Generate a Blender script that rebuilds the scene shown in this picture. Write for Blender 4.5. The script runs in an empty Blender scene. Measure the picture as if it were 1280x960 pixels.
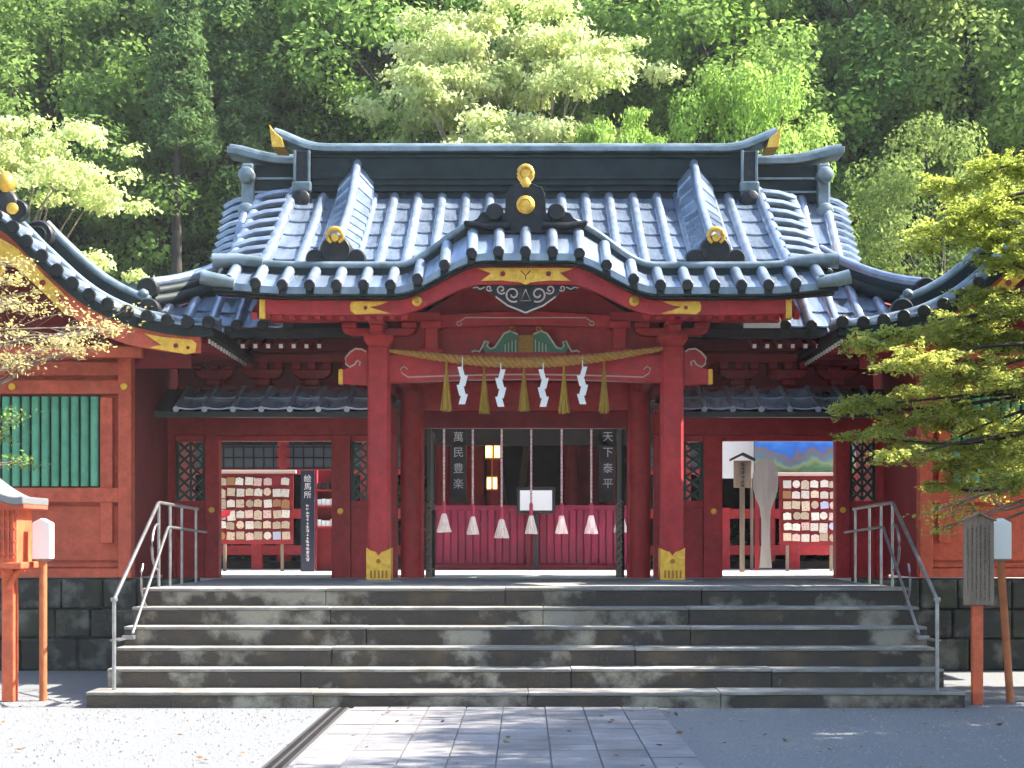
import bpy, math, random
import numpy as np
from mathutils import Vector, Matrix, Euler
R = math.radians
random.seed(7)
rng = np.random.default_rng(11)
scene = bpy.context.scene
col = scene.collection

# ------------------------------------------------------------------ camera
# eye 1.7 m above the forecourt, 21 m in front of the gate's front posts (Y = 0), verticals kept upright with lens shift
FPX, CX, CY, CAMD, EYE = 2016.0, 657.0, 675.0, 21.0, 1.7
cam = bpy.data.cameras.new('camera')
cam.sensor_width = 36.0
cam.lens = 36.0 * FPX / 1280.0
cam.shift_x = -(CX - 640.0) / 1280.0
cam.shift_y = (CY - 480.0) / 1280.0
cam.clip_end = 600
camo = bpy.data.objects.new('camera', cam)
col.objects.link(camo)
camo.location = (0, -CAMD, EYE)
camo.rotation_euler = (R(90), 0, 0)
scene.camera = camo

# ------------------------------------------------------------------ sky, sun, exposure
SUN = Vector((0.80, 0.10, 0.82)).normalized()
world = bpy.data.worlds.new('World')
scene.world = world
world.use_nodes = True
wn = world.node_tree
wn.nodes.clear()
sky = wn.nodes.new('ShaderNodeTexSky')
sky.sky_type = 'NISHITA'
sky.sun_disc = False
sky.sun_elevation = math.asin(SUN.z)
sky.sun_rotation = math.atan2(SUN.x, SUN.y)
bg = wn.nodes.new('ShaderNodeBackground')
bg.inputs['Strength'].default_value = 0.15
wo = wn.nodes.new('ShaderNodeOutputWorld')
wn.links.new(sky.outputs[0], bg.inputs[0])
wn.links.new(bg.outputs[0], wo.inputs[0])
sl = bpy.data.lights.new('sun', 'SUN')
sl.energy = 5.0
sl.angle = R(0.5)
sl.color = (1.0, 0.94, 0.82)
so = bpy.data.objects.new('sun', sl)
col.objects.link(so)
so.rotation_euler = SUN.to_track_quat('Z', 'Y').to_euler()
so.location = (12, 4, 20)
scene.view_settings.view_transform = 'Standard'
scene.view_settings.look = 'None'
scene.view_settings.exposure = 2.05
scene.view_settings.gamma = 1.0
scene.view_settings.use_curve_mapping = False
scene.cycles.max_bounces = 4
scene.cycles.diffuse_bounces = 2
scene.cycles.glossy_bounces = 2
scene.cycles.use_adaptive_sampling = True
scene.cycles.adaptive_threshold = 0.03
scene.cycles.transmission_bounces = 4
scene.cycles.transparent_max_bounces = 8

# ------------------------------------------------------------------ helpers
def PX(x, y, D):
    return Vector(((x - CX) * D / FPX, D - CAMD, EYE + (CY - y) * D / FPX))

def sstep(a, b, x):
    t = max(0.0, min(1.0, (x - a) / (b - a)))
    return t * t * (3 - 2 * t)

class MB:
    def __init__(s): s.v, s.f = [], []
    def add(s, vs, fs):
        n = len(s.v); s.v += [tuple(p) for p in vs]; s.f += [tuple(i + n for i in f) for f in fs]; return s
    def box(s, x0, x1, y0, y1, z0, z1):
        return s.add([(x0,y0,z0),(x1,y0,z0),(x1,y1,z0),(x0,y1,z0),(x0,y0,z1),(x1,y0,z1),(x1,y1,z1),(x0,y1,z1)],
                     [(3,2,1,0),(4,5,6,7),(0,1,5,4),(1,2,6,5),(2,3,7,6),(3,0,4,7)])
    def bar(s, a, b, w, h, up=(0,0,1)):
        a, b = Vector(a), Vector(b); d = (b - a).normalized(); u = Vector(up)
        sd = d.cross(u)
        if sd.length < 1e-4: sd = d.cross(Vector((0,1,0)))
        sd.normalize(); u = sd.cross(d)
        sd *= w / 2; u *= h / 2
        vs = [a - sd - u, a + sd - u, a + sd + u, a - sd + u, b - sd - u, b + sd - u, b + sd + u, b - sd + u]
        return s.add(vs, [(0,1,2,3),(7,6,5,4),(0,4,5,1),(1,5,6,2),(2,6,7,3),(3,7,4,0)])
    def prism(s, poly, y0, y1):
        n = len(poly)
        vs = [(p[0], y0, p[1]) for p in poly] + [(p[0], y1, p[1]) for p in poly]
        fs = [tuple(range(n)), tuple(range(2*n - 1, n - 1, -1))]
        fs += [(i, i + n, (i + 1) % n + n, (i + 1) % n) for i in range(n)]
        return s.add(vs, fs)
    def strip(s, top, bot, y0, y1):
        """slab between two polylines (x,z) of equal length, quads only"""
        n = len(top); vs = []
        for (tx, tz), (bx, bz) in zip(top, bot):
            vs += [(tx,y0,tz),(bx,y0,bz),(tx,y1,tz),(bx,y1,bz)]
        fs = []
        for i in range(n - 1):
            a, b = 4*i, 4*i + 4
            fs += [(a,a+1,b+1,b),(a+2,b+2,b+3,a+3),(a,b,b+2,a+2),(a+1,a+3,b+3,b+1)]
        fs += [(0,2,3,1),(4*n-4,4*n-3,4*n-1,4*n-2)]
        return s.add(vs, fs)
    def tube(s, pts, r, n=8, cap=True, up=(0,0,1), flat=1.0):
        pts = [Vector(p) for p in pts]; m = len(pts); rings = []
        for i, p in enumerate(pts):
            d = (pts[min(i+1,m-1)] - pts[max(i-1,0)]).normalized()
            u = Vector(up)
            if abs(d.dot(u)) > .97: u = Vector((0,1,0)) if abs(d.y) < .9 else Vector((1,0,0))
            a = d.cross(u).normalized(); b = a.cross(d)
            rr = r[i] if isinstance(r, (list, tuple)) else r
            rings.append([p + a*rr*math.cos(2*math.pi*k/n) + b*rr*flat*math.sin(2*math.pi*k/n) for k in range(n)])
        vs = [q for rg in rings for q in rg]; fs = []
        for i in range(m - 1):
            for k in range(n):
                k2 = (k + 1) % n
                fs.append((i*n+k, i*n+k2, (i+1)*n+k2, (i+1)*n+k))
        if cap: fs += [tuple(range(n-1,-1,-1)), tuple(range((m-1)*n, m*n))]
        return s.add(vs, fs)
    def lathe(s, prof, c, n=16, axis='z'):
        vs = []
        for r, h in prof:
            for k in range(n):
                a = 2*math.pi*k/n
                if axis == 'z': vs.append((c[0]+r*math.cos(a), c[1]+r*math.sin(a), c[2]+h))
                else: vs.append((c[0]+r*math.cos(a), c[1]+h, c[2]+r*math.sin(a)))
        fs = []
        for i in range(len(prof) - 1):
            for k in range(n):
                k2 = (k+1) % n
                q = (i*n+k, i*n+k2, (i+1)*n+k2, (i+1)*n+k)
                fs.append(q if axis == 'z' else q[::-1])
        a, b = tuple(range(n-1,-1,-1)), tuple(range((len(prof)-1)*n, len(prof)*n))
        fs += [a, b] if axis == 'z' else [a[::-1], b[::-1]]
        return s.add(vs, fs)
    def disc(s, c, r, depth, n=16):      # coin facing -Y, its front face at c.y - depth
        return s.lathe([(r, 0), (r, -depth*.7), (r*.86, -depth)], c, n, 'y')
    def grid(s, f, us, vs_):
        vs = [f(u, v) for u in us for v in vs_]; n = len(vs_)
        fs = [(i*n+j, (i+1)*n+j, (i+1)*n+j+1, i*n+j+1) for i in range(len(us)-1) for j in range(n-1)]
        return s.add(vs, fs)

WLOC = {}
def mesh_obj(name, me, mat, parent, loc):
    if mat is not None and not me.materials: me.materials.append(mat)
    o = bpy.data.objects.new(name, me); col.objects.link(o)
    loc = Vector(loc); WLOC[o.name] = loc
    if parent is not None:
        o.parent = parent; o.location = loc - WLOC[parent.name]
    else: o.location = loc
    return o
def build(name, mb, mat, parent=None, smooth=False, bev=0, origin=None):
    v = np.array(mb.v, dtype=float)
    c = (v.min(0) + v.max(0)) / 2 if origin is None else np.array(origin, float)
    me = bpy.data.meshes.new(name)
    me.from_pydata([tuple(p) for p in (v - c)], [], mb.f)
    if smooth:
        me.polygons.foreach_set('use_smooth', [True] * len(me.polygons))
        if smooth != 'all': me.set_sharp_from_angle(angle=R(50))
    me.update()
    o = mesh_obj(name, me, mat, parent, c)
    if bev:
        m = o.modifiers.new('bevel', 'BEVEL'); m.width = bev; m.segments = 2; m.limit_method = 'ANGLE'; m.angle_limit = R(40)
    return o
def inst(name, me, mat, parent, loc, rot=(0,0,0), scale=(1,1,1)):
    o = mesh_obj(name, me, mat, parent, loc)
    o.rotation_euler = rot; o.scale = scale
    return o
def shared(name, mb, mat, smooth=False):
    me = bpy.data.meshes.new(name); me.from_pydata(mb.v, [], mb.f)
    if smooth:
        me.polygons.foreach_set('use_smooth', [True] * len(me.polygons)); me.set_sharp_from_angle(angle=R(50))
    me.materials.append(mat); me.update(); return me
def tag(o, label, cat, group=None):
    o['label'] = label; o['category'] = cat
    if group: o['group'] = group
    return o
def thing(name, loc, label, cat, group=None):
    o = bpy.data.objects.new(name, None); col.objects.link(o); o.location = loc
    o.empty_display_size = .3; WLOC[o.name] = Vector(loc)
    return tag(o, label, cat, group)
def struct(o): o['kind'] = 'structure'; return o
def part(o, label): o['label'] = label; return o

# ------------------------------------------------------------------ materials
def mat(name, c1, rough=.6, metal=0.0, c2=None, nscale=3.0, nlo=.4, nhi=.65, var=0.0, bump=0.0, bscale=40.0, spec=.5, stretch=(1,1,1), emit=None, coat=0.0, aged=0.0):
    m = bpy.data.materials.new(name); m.use_nodes = True
    nt = m.node_tree; N = nt.nodes; L = nt.links
    b = N['Principled BSDF']
    b.inputs['Roughness'].default_value = rough; b.inputs['Metallic'].default_value = metal
    b.inputs['Specular IOR Level'].default_value = spec
    b.inputs['Coat Weight'].default_value = coat
    geo = N.new('ShaderNodeNewGeometry')
    mp = N.new('ShaderNodeMapping'); mp.inputs['Scale'].default_value = stretch
    L.new(geo.outputs['Position'], mp.inputs['Vector'])
    src = None
    if c2 is not None:
        n = N.new('ShaderNodeTexNoise'); n.inputs['Scale'].default_value = nscale; n.inputs['Detail'].default_value = 6; n.inputs['Roughness'].default_value = .6
        L.new(mp.outputs[0], n.inputs['Vector'])
        mr = N.new('ShaderNodeMapRange'); mr.inputs[1].default_value = nlo; mr.inputs[2].default_value = nhi
        L.new(n.outputs[0], mr.inputs[0])
        mx = N.new('ShaderNodeMix'); mx.data_type = 'RGBA'
        mx.inputs[6].default_value = (*c1, 1); mx.inputs[7].default_value = (*c2, 1)
        L.new(mr.outputs[0], mx.inputs[0]); src = mx.outputs[2]
    if var:
        oi = N.new('ShaderNodeObjectInfo'); mr2 = N.new('ShaderNodeMapRange')
        mr2.inputs[3].default_value = 1 - var; mr2.inputs[4].default_value = 1 + var
        L.new(oi.outputs['Random'], mr2.inputs[0])
        hs = N.new('ShaderNodeHueSaturation')
        L.new(mr2.outputs[0], hs.inputs['Value'])
        if src is not None: L.new(src, hs.inputs['Color'])
        else: hs.inputs['Color'].default_value = (*c1, 1)
        src = hs.outputs[0]
    if aged and src is not None:
        n5 = N.new('ShaderNodeTexNoise'); n5.inputs['Scale'].default_value = 9; n5.inputs['Detail'].default_value = 9; n5.inputs['Roughness'].default_value = .7
        L.new(geo.outputs['Position'], n5.inputs['Vector'])
        m5 = N.new('ShaderNodeMapRange'); m5.inputs[1].default_value = .3; m5.inputs[2].default_value = .7; m5.inputs[3].default_value = 1 - aged; m5.inputs[4].default_value = 1 + aged*.8
        L.new(n5.outputs[0], m5.inputs[0])
        h5 = N.new('ShaderNodeHueSaturation'); h5.inputs['Saturation'].default_value = .97
        L.new(src, h5.inputs['Color']); L.new(m5.outputs[0], h5.inputs['Value']); src = h5.outputs[0]
    if src is not None: L.new(src, b.inputs['Base Color'])
    else: b.inputs['Base Color'].default_value = (*c1, 1)
    if bump:
        nb = N.new('ShaderNodeTexNoise'); nb.inputs['Scale'].default_value = bscale; nb.inputs['Detail'].default_value = 4
        L.new(mp.outputs[0], nb.inputs['Vector'])
        bp = N.new('ShaderNodeBump'); bp.inputs['Strength'].default_value = bump; bp.inputs['Distance'].default_value = .02
        L.new(nb.outputs[0], bp.inputs['Height']); L.new(bp.outputs[0], b.inputs['Normal'])
    if emit:
        b.inputs['Emission Color'].default_value = (*emit[0], 1); b.inputs['Emission Strength'].default_value = emit[1]
    return m
def leafmat(name, c1, c2, trans=.45, var=.25):
    m = bpy.data.materials.new(name); m.use_nodes = True
    nt = m.node_tree; N = nt.nodes; L = nt.links
    N.remove(N['Principled BSDF']); out = N['Material Output']
    geo = N.new('ShaderNodeNewGeometry'); oi = N.new('ShaderNodeObjectInfo')
    mx = N.new('ShaderNodeMix'); mx.data_type = 'RGBA'
    mx.inputs[6].default_value = (*c1, 1); mx.inputs[7].default_value = (*c2, 1)
    n = N.new('ShaderNodeTexNoise'); n.inputs['Scale'].default_value = .8
    L.new(geo.outputs['Position'], n.inputs['Vector'])
    ad = N.new('ShaderNodeMath'); ad.operation = 'MULTIPLY_ADD'; ad.inputs[1].default_value = .55
    mr0 = N.new('ShaderNodeMapRange'); mr0.inputs[1].default_value = .35; mr0.inputs[2].default_value = .65; mr0.inputs[4].default_value = .5
    L.new(n.outputs[0], mr0.inputs[0])
    L.new(geo.outputs['Random Per Island'], ad.inputs[0]); L.new(mr0.outputs[0], ad.inputs[2])
    L.new(ad.outputs[0], mx.inputs[0])
    mr = N.new('ShaderNodeMapRange'); mr.inputs[3].default_value = 1 - var; mr.inputs[4].default_value = 1 + var
    L.new(oi.outputs['Random'], mr.inputs[0])
    hs = N.new('ShaderNodeHueSaturation'); L.new(mx.outputs[2], hs.inputs['Color']); L.new(mr.outputs[0], hs.inputs['Value'])
    d = N.new('ShaderNodeBsdfDiffuse'); t = N.new('ShaderNodeBsdfTranslucent')
    L.new(hs.outputs[0], d.inputs[0]); L.new(hs.outputs[0], t.inputs[0])
    ms = N.new('ShaderNodeMixShader'); ms.inputs[0].default_value = trans
    L.new(d.outputs[0], ms.inputs[1]); L.new(t.outputs[0], ms.inputs[2])
    L.new(ms.outputs[0], out.inputs['Surface'])
    return m

M = {}
M['red']    = mat('red_lacquer', (.47,.021,.026), .5, c2=(.34,.016,.022), nscale=1.7, nlo=.42, nhi=.68, var=.07, bump=.12, bscale=9, spec=.3, stretch=(1,1,.5), aged=.3)
M['verm']   = mat('vermilion_paint', (.60,.100,.045), .6, c2=(.46,.070,.034), nscale=1.4, nlo=.42, nhi=.70, var=.08, bump=.15, bscale=10, spec=.3, aged=.3)
M['orange'] = mat('orange_paint', (.66,.11,.028), .6, c2=(.50,.08,.025), nscale=4, var=.05, bump=.2, bscale=20, aged=.3)
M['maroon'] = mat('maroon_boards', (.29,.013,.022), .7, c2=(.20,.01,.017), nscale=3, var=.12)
M['purple'] = mat('purple_red_slats', (.31,.010,.052), .6, c2=(.22,.009,.040), nscale=5, var=.12)
M['tile']   = mat('copper_tile', (.29,.345,.43), .27, .5, c2=(.17,.215,.285), nscale=4.5, nlo=.36, nhi=.66, var=.18, bump=.16, bscale=9, stretch=(1.6,.45,.6))
M['rib']    = mat('copper_rib', (.33,.385,.465), .29, .5, c2=(.19,.235,.30), nscale=5.0, nlo=.38, nhi=.68, var=.18, bump=.1, bscale=12)
M['roofbed']= mat('roof_bed', (.012,.015,.017), .6, var=.05)
M['ridge']  = mat('dark_patinated_copper', (.009,.016,.017), .5, .0, c2=(.016,.030,.030), nscale=4, bump=.06, bscale=20, spec=.22)
M['capm']   = mat('ridge_cap_copper', (.22,.27,.30), .38, .3, c2=(.09,.125,.13), nscale=3, var=.08)
M['onig']   = mat('black_bronze', (.010,.011,.013), .45, .0, c2=(.024,.024,.024), nscale=9, bump=.2, bscale=30, spec=.3)
M['gold']   = mat('gilt_metal', (.90,.52,.08), .38, .55, c2=(.62,.33,.04), nscale=14, nlo=.35, nhi=.7, bump=.5, bscale=45)
M['white']  = mat('white_paint', (.78,.77,.74), .6, var=.04)
M['paper']  = mat('white_paper', (.85,.85,.86), .8)
M['pale']   = mat('pale_line_paint', (.55,.42,.36), .6)
M['green']  = mat('green_paint', (.13,.42,.27), .65, c2=(.09,.32,.19), nscale=5, var=.12)
M['dkgreen']= mat('dark_green_lattice', (.02,.05,.035), .5)
M['black']  = mat('black_lacquer', (.012,.012,.016), .4)
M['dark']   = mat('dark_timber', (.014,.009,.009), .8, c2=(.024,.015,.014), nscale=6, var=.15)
M['navy']   = mat('navy_board', (.012,.016,.04), .4)
M['steel']  = mat('brushed_steel', (.34,.34,.35), .38, .75, c2=(.24,.235,.235), nscale=8, var=.05)
M['straw']  = mat('straw', (.50,.27,.07), .8, c2=(.36,.18,.04), nscale=30, var=.08, bump=.6, bscale=120)
M['tassel'] = mat('straw_tassel', (.40,.24,.03), .8, c2=(.26,.15,.015), nscale=40, var=.12, bump=.6, bscale=120, stretch=(1,1,.15))
M['rope']   = mat('bell_rope_cotton', (.40,.31,.31), .85, c2=(.30,.16,.17), nscale=30, nlo=.45, nhi=.55)
M['cotton'] = mat('white_cotton_tassel', (.62,.56,.53), .85, c2=(.46,.36,.33), nscale=30, stretch=(1,1,.12))
M['pinkcot']= mat('pink_cotton_tassel', (.78,.42,.40), .85, c2=(.85,.75,.72), nscale=22, nlo=.4, nhi=.55, stretch=(1,1,.12))
M['oldwood']= mat('weathered_wood', (.26,.19,.14), .8, c2=(.17,.125,.095), nscale=7, var=.06, bump=.3, bscale=40, stretch=(1,1,.12))
M['palewood']=mat('pale_wood', (.60,.46,.33), .7, c2=(.26,.17,.13), nscale=38, nlo=.55, nhi=.64, var=.28)
M['spoonw'] = mat('silvered_wood', (.27,.245,.235), .75, c2=(.20,.18,.172), nscale=6, stretch=(1,1,.15), bump=.2)
M['ink']    = mat('ink', (.02,.018,.016), .7)
M['lamp']   = mat('lamp_glow', (.9,.6,.3), .5, emit=((1.0,.50,.17), 1.3))
M['bark']   = mat('bark', (.050,.038,.030), .9, c2=(.028,.022,.018), nscale=5, bump=.8, bscale=14, stretch=(1,1,.3))
M['lightbark']=mat('light_bark', (.26,.21,.16), .9, c2=(.15,.12,.09), nscale=6, bump=.4, bscale=25, stretch=(1,1,.3))

def stone_mat(name, dark, pale, moss, n1=1.1, lo=.52, hi=.60, mossx=None):
    m = mat(name, dark, .8, c2=pale, nscale=n1, nlo=lo, nhi=hi, var=.14, bump=.35, bscale=28)
    nt = m.node_tree; N = nt.nodes; L = nt.links; b = N['Principled BSDF']
    lk = b.inputs['Base Color'].links[0]; src = lk.from_socket
    geo = N.new('ShaderNodeNewGeometry')
    n2 = N.new('ShaderNodeTexNoise'); n2.inputs['Scale'].default_value = 2.6; n2.inputs['Detail'].default_value = 7
    L.new(geo.outputs['Position'], n2.inputs['Vector'])
    mr = N.new('ShaderNodeMapRange'); mr.inputs[1].default_value = .5; mr.inputs[2].default_value = .72; mr.inputs[4].default_value = .75
    L.new(n2.outputs[0], mr.inputs[0])
    mx = N.new('ShaderNodeMix'); mx.data_type = 'RGBA'; mx.inputs[7].default_value = (*moss, 1)
    L.new(mr.outputs[0], mx.inputs[0]); L.new(src, mx.inputs[6])
    n3 = N.new('ShaderNodeTexNoise'); n3.inputs['Scale'].default_value = 60; n3.inputs['Detail'].default_value = 3
    L.new(geo.outputs['Position'], n3.inputs['Vector'])
    m3 = N.new('ShaderNodeMapRange'); m3.inputs[3].default_value = .72; m3.inputs[4].default_value = 1.28
    L.new(n3.outputs[0], m3.inputs[0])
    hs = N.new('ShaderNodeHueSaturation'); L.new(mx.outputs[2], hs.inputs['Color']); L.new(m3.outputs[0], hs.inputs['Value'])
    L.new(hs.outputs[0], b.inputs['Base Color'])
    return m
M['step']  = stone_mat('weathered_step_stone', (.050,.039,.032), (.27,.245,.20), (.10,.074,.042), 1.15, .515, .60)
M['tread'] = stone_mat('sunlit_tread_stone', (.20,.19,.18), (.30,.285,.26), (.15,.13,.10), 1.4)  # paler than the risers: sunlight on the step edges put into the colour
M['deck']  = stone_mat('deck_stone', (.22,.22,.22), (.32,.31,.30), (.20,.19,.16))
M['found'] = stone_mat('mossy_foundation_stone', (.026,.025,.022), (.13,.125,.105), (.045,.052,.020), 2.4, .50, .64)
M['slab']  = stone_mat('paving_slab', (.17,.165,.175), (.25,.24,.25), (.15,.135,.13), 1.6, .42, .62)
M['gravel']= mat('gravel', (.135,.140,.150), .9, c2=(.21,.213,.222), nscale=34, nlo=.35, nhi=.7, bump=.6, bscale=60)
M['pebble']= mat('pebbles', (.20,.20,.205), .85, c2=(.30,.295,.29), nscale=20, nlo=.3, nhi=.7)
M['court'] = mat('courtyard_paving', (.55,.54,.52), .8, c2=(.46,.45,.44), nscale=3, bump=.2)
M['soil']  = mat('forest_soil', (.055,.042,.028), .95, c2=(.04,.06,.02), nscale=.7, bump=.8, bscale=3)

# leaves: c1 darker, c2 lighter
LEAF = {
 'deep':  leafmat('deep_green_leaf', (.090,.160,.050), (.22,.35,.10), .52, .25),
 'mid':   leafmat('mid_green_leaf', (.13,.23,.055), (.33,.47,.13), .54, .22),
 'bright':leafmat('bright_green_leaf', (.22,.38,.065), (.45,.60,.16), .54, .15),
 'pale':  leafmat('pale_maple_leaf', (.42,.52,.17), (.76,.78,.42), .50, .06),
 'cedar': leafmat('cedar_needle', (.080,.140,.055), (.18,.28,.095), .45, .22),
 'olive': leafmat('olive_green_leaf', (.15,.22,.060), (.31,.38,.11), .50, .12),
 'yellow':leafmat('yellow_green_leaf', (.25,.31,.06), (.56,.57,.15), .54, .08),
 'straw': leafmat('pale_yellow_leaf', (.50,.43,.16), (.70,.62,.32), .45, .05),
 'gold':  leafmat('golden_leaf', (.36,.43,.07), (.60,.64,.16), .54, .05),
}

# ================================================================== SETTING
# ground sheet out to the horizon
def ground():
    m = MB(); xs = [-300,-60,-20,-8,0,8,20,60,300]; ys = [-120,-40,-22,-14,-4.9,0.6,40,300]
    m.grid(lambda x, y: (x, y, 0.0), xs, ys)
    struct(build('ground', m, M['gravel'], origin=(0,0,0)))
ground()

# small pebbles strewn over the gravel (one uncountable mass)
def pebbles():
    n = 6500
    D = 11.0 + 6.4 * rng.random(n) ** .8
    x = (rng.random(n) * 2 - 1) * D * .345; y = D - CAMD
    keep = ~((x > -2.05) & (x < 1.35) & (y < -4.6)) & ~((abs(x) < 4.5) & (y > -4.75))
    x, y = x[keep], y[keep]; n = len(x)
    s = .006 + .012 * rng.random(n) ** 2
    base = np.array([[1,0,0],[-.5,.87,0],[-.5,-.87,0],[.1,.05,.8]])
    a = rng.random(n) * 6.28
    ca, sa = np.cos(a), np.sin(a)
    V = np.zeros((n,4,3))
    for k in range(4):
        bx, by, bz = base[k]
        V[:,k,0] = x + s*(bx*ca - by*sa); V[:,k,1] = y + s*(bx*sa + by*ca); V[:,k,2] = .002 + s*bz
    me = bpy.data.meshes.new('pebbles')
    F = []
    for i in range(n):
        b = 4*i; F += [(b,b+1,b+3),(b+1,b+2,b+3),(b+2,b,b+3)]
    me.from_pydata(V.reshape(-1,3).tolist(), [], F)
    o = mesh_obj('gravel_pebbles', me, M['pebble'], None, (0,0,0))
    o['kind'] = 'stuff'; tag(o, 'loose grey pebbles strewn over the gravel forecourt', 'gravel')
pebbles()

# paved approach path, each slab its own piece
def path():
    m = MB(); m.box(-1.74, 1.34, -22.5, -4.70, -.05, .004)
    p = struct(build('path', m, mat('path_bedding', (.15,.15,.15), .9, c2=(.20,.2,.2), nscale=30, bump=.4), origin=(0,-12,0)))
    widths = [.36,.40,.38,.37,.42,.38,.39,.37]
    y = -4.72; row = 0; cache = {}
    while y > -10.6:
        d = random.choice([.30,.36,.42])
        x = -1.735
        for w in widths:
            k = (w, d)
            if k not in cache:
                b = MB(); g = .007
                b.box(-w/2+g, w/2-g, -d/2+g, d/2-g, 0, .012)
                cache[k] = shared('slab', b, M['slab'])
            o = inst('slab', cache[k], None, p, (x + w/2, y - d/2, .002 + .004*random.random()), (R(random.uniform(-.25,.25)), R(random.uniform(-.2,.2)), 0))
            x += w
        y -= d; row += 1
path()

# drain along the path's left edge
def drain():
    t = thing('drain', (-1.88, -8, 0), 'narrow dark metal drain grating along the left edge of the paved path', 'drain')
    build('channel', MB().box(-1.95,-1.79,-13,-4.74,.003,.007), M['black'], t)
    for x in (-1.945,-1.87,-1.795):
        build('rail', MB().box(x-.011,x+.011,-13,-4.74,.007,.016), mat('drain_iron', (.10,.09,.085), .6, .5), t)
    bm = MB().box(-.065,.065,-.009,.009,0,.006); me = shared('grating_bar', bm, bpy.data.materials['drain_iron'])
    y = -4.8
    while y > -10.5:
        inst('grating_bar', me, None, t, (-1.87, y, .008)); y -= .065
drain()

# stone steps and deck
STEPS = [(-4.68,.16,4.45),(-4.20,.36,4.36),(-3.87,.56,4.355),(-3.53,.76,4.35),(-3.19,.96,4.345),(-2.85,1.16,4.34)]
def steps():
    t = thing('stone_staircase', (0,-4,0), 'broad flight of six weathered grey stone steps stained with moss and lichen', 'steps')
    for i, (y, z, w) in enumerate(STEPS):
        z0 = STEPS[i-1][1] if i else 0.0
        yb = STEPS[i+1][0] if i < 5 else y + .62
        r = random.Random(40+i)
        n = r.choice([3,4]); cuts = sorted(-w + 2*w*(k + r.uniform(-.22,.22))/n for k in range(1, n))
        xs = [-w] + cuts + [w]
        for a, b in zip(xs, xs[1:]):
            dz, dy = r.uniform(-.004,.004), r.uniform(-.006,.006)
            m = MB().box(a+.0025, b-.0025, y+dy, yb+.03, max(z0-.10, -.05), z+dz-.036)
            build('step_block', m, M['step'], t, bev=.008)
            build('tread', MB().box(a+.002, b-.002, y+dy-.012, yb+.03, z+dz-.034, z+dz), M['tread'], t, bev=.008)  # thin pale slab painting in the bright sunlit line of each step
    for s in (-1, 1):
        build('side_wall', MB().box(min(s*4.25,s*4.33), max(s*4.25,s*4.33), -2.80, .2, -.05, 1.12), M['found'], t)
steps()
struct(build('deck', MB().box(-4.325, 4.325, -2.20, 2.0, .9, 1.153), M['deck'], origin=(0,0,1.153)))
struct(build('courtyard', MB().box(-9.5, 9.5, 2.02, 12.0, .9, 1.157), M['court'], origin=(0,7,1.157)))

# ================================================================== ROOF MACHINERY
PITCH = .34
def pan_mesh(w, L, name='roof_tile', m=None):
    """slightly dished pan tile, origin at its upper end, running down -Y"""
    b = MB(); n = 4; vs = []; t = .022
    for k in range(n+1):
        x = -w/2 + w*k/n; sag = -.022*(1 - (2*k/n - 1)**2)
        vs += [(x,0,sag),(x,-L,sag+.027),(x,0,sag-t),(x,-L,sag+.027-t)]
    fs = []
    for k in range(n):
        a, c = 4*k, 4*k+4
        fs += [(a,a+1,c+1,c),(a+2,c+2,c+3,a+3),(a+1,a+3,c+3,c+1),(a,c,c+2,a+2)]
    b.add(vs, fs)
    return shared(name, b, m or M['tile'])
PAN = {}
def lay_pans(parent, xs_edges, y_top, y_bot, zf, course, slopef):
    """pan tiles between successive ribs, courses down the slope zf(x,y)"""
    for a, b in zip(xs_edges, xs_edges[1:]):
        xm = (a+b)/2; w = b - a - .05
        yt, yb = (y_top(xm), y_bot(xm))
        n = max(1, round((yt - yb)/course)); d = (yt - yb)/n
        for k in range(n):
            y0 = yt - k*d; z0 = zf(xm, y0); z1 = zf(xm, y0 - d)
            L = math.hypot(d, z0 - z1); key = (round(w,2), round(L+.03,2))
            if key not in PAN: PAN[key] = pan_mesh(key[0], key[1])
            inst('roof_tile', PAN[key], None, parent, (xm, y0, z0 + .03), (math.atan2(z0 - z1, d), 0, 0))
def rib(parent, x, y0, y1, zf, r=.070, lift=.035, name='roof_rib', n=9, mt=None):
    """round cover tiles in a row, each socketed a little over the next"""
    m = max(1, round(abs(y1-y0)/.34)); pts, rr = [], []
    for k in range(m):
        for t, f in ((.02,.95),(.5,.97),(.97,1.04)):
            y = y0 + (y1-y0)*(k+t)/m; pts.append((x, y, zf(x, y) + lift)); rr.append(r*f)
    return build(name, MB().tube(pts, rr, 10), mt or M['rib'], parent, smooth=True)

# ================================================================== THE GATE
GZ = 1.157
gate = thing('shrine_gate', (0, 1, GZ), 'large red shrine gate with curved blue-grey tiled roof, gilt fittings and hanging straw rope', 'shrine gate')

def S(x):  # swell of the cusped (karahafu) eave
    return 1 - sstep(.50, 1.62, abs(x))
def corner(x): return .06 * sstep(2.6, 3.8, abs(x)) ** 2
Y0 = -1.3
def z_main(x, y):
    t = y - Y0
    return 4.76 + .47*t + .022*t*t + corner(x)*max(0, 1 - t/1.5)
def z_band(x, y):
    t = y - Y0
    return 4.76 + .47*t + S(x)*(.41 + .27*min(t,.6)) + corner(x)
def z_front(x, y):
    t = y - Y0
    if t <= .56: return z_band(x, y)
    hump = z_band(x, Y0+.56) - .03 + .05*(t-.56)
    return max(z_main(x, y), hump if S(x) > 0.02 else -9)

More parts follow.
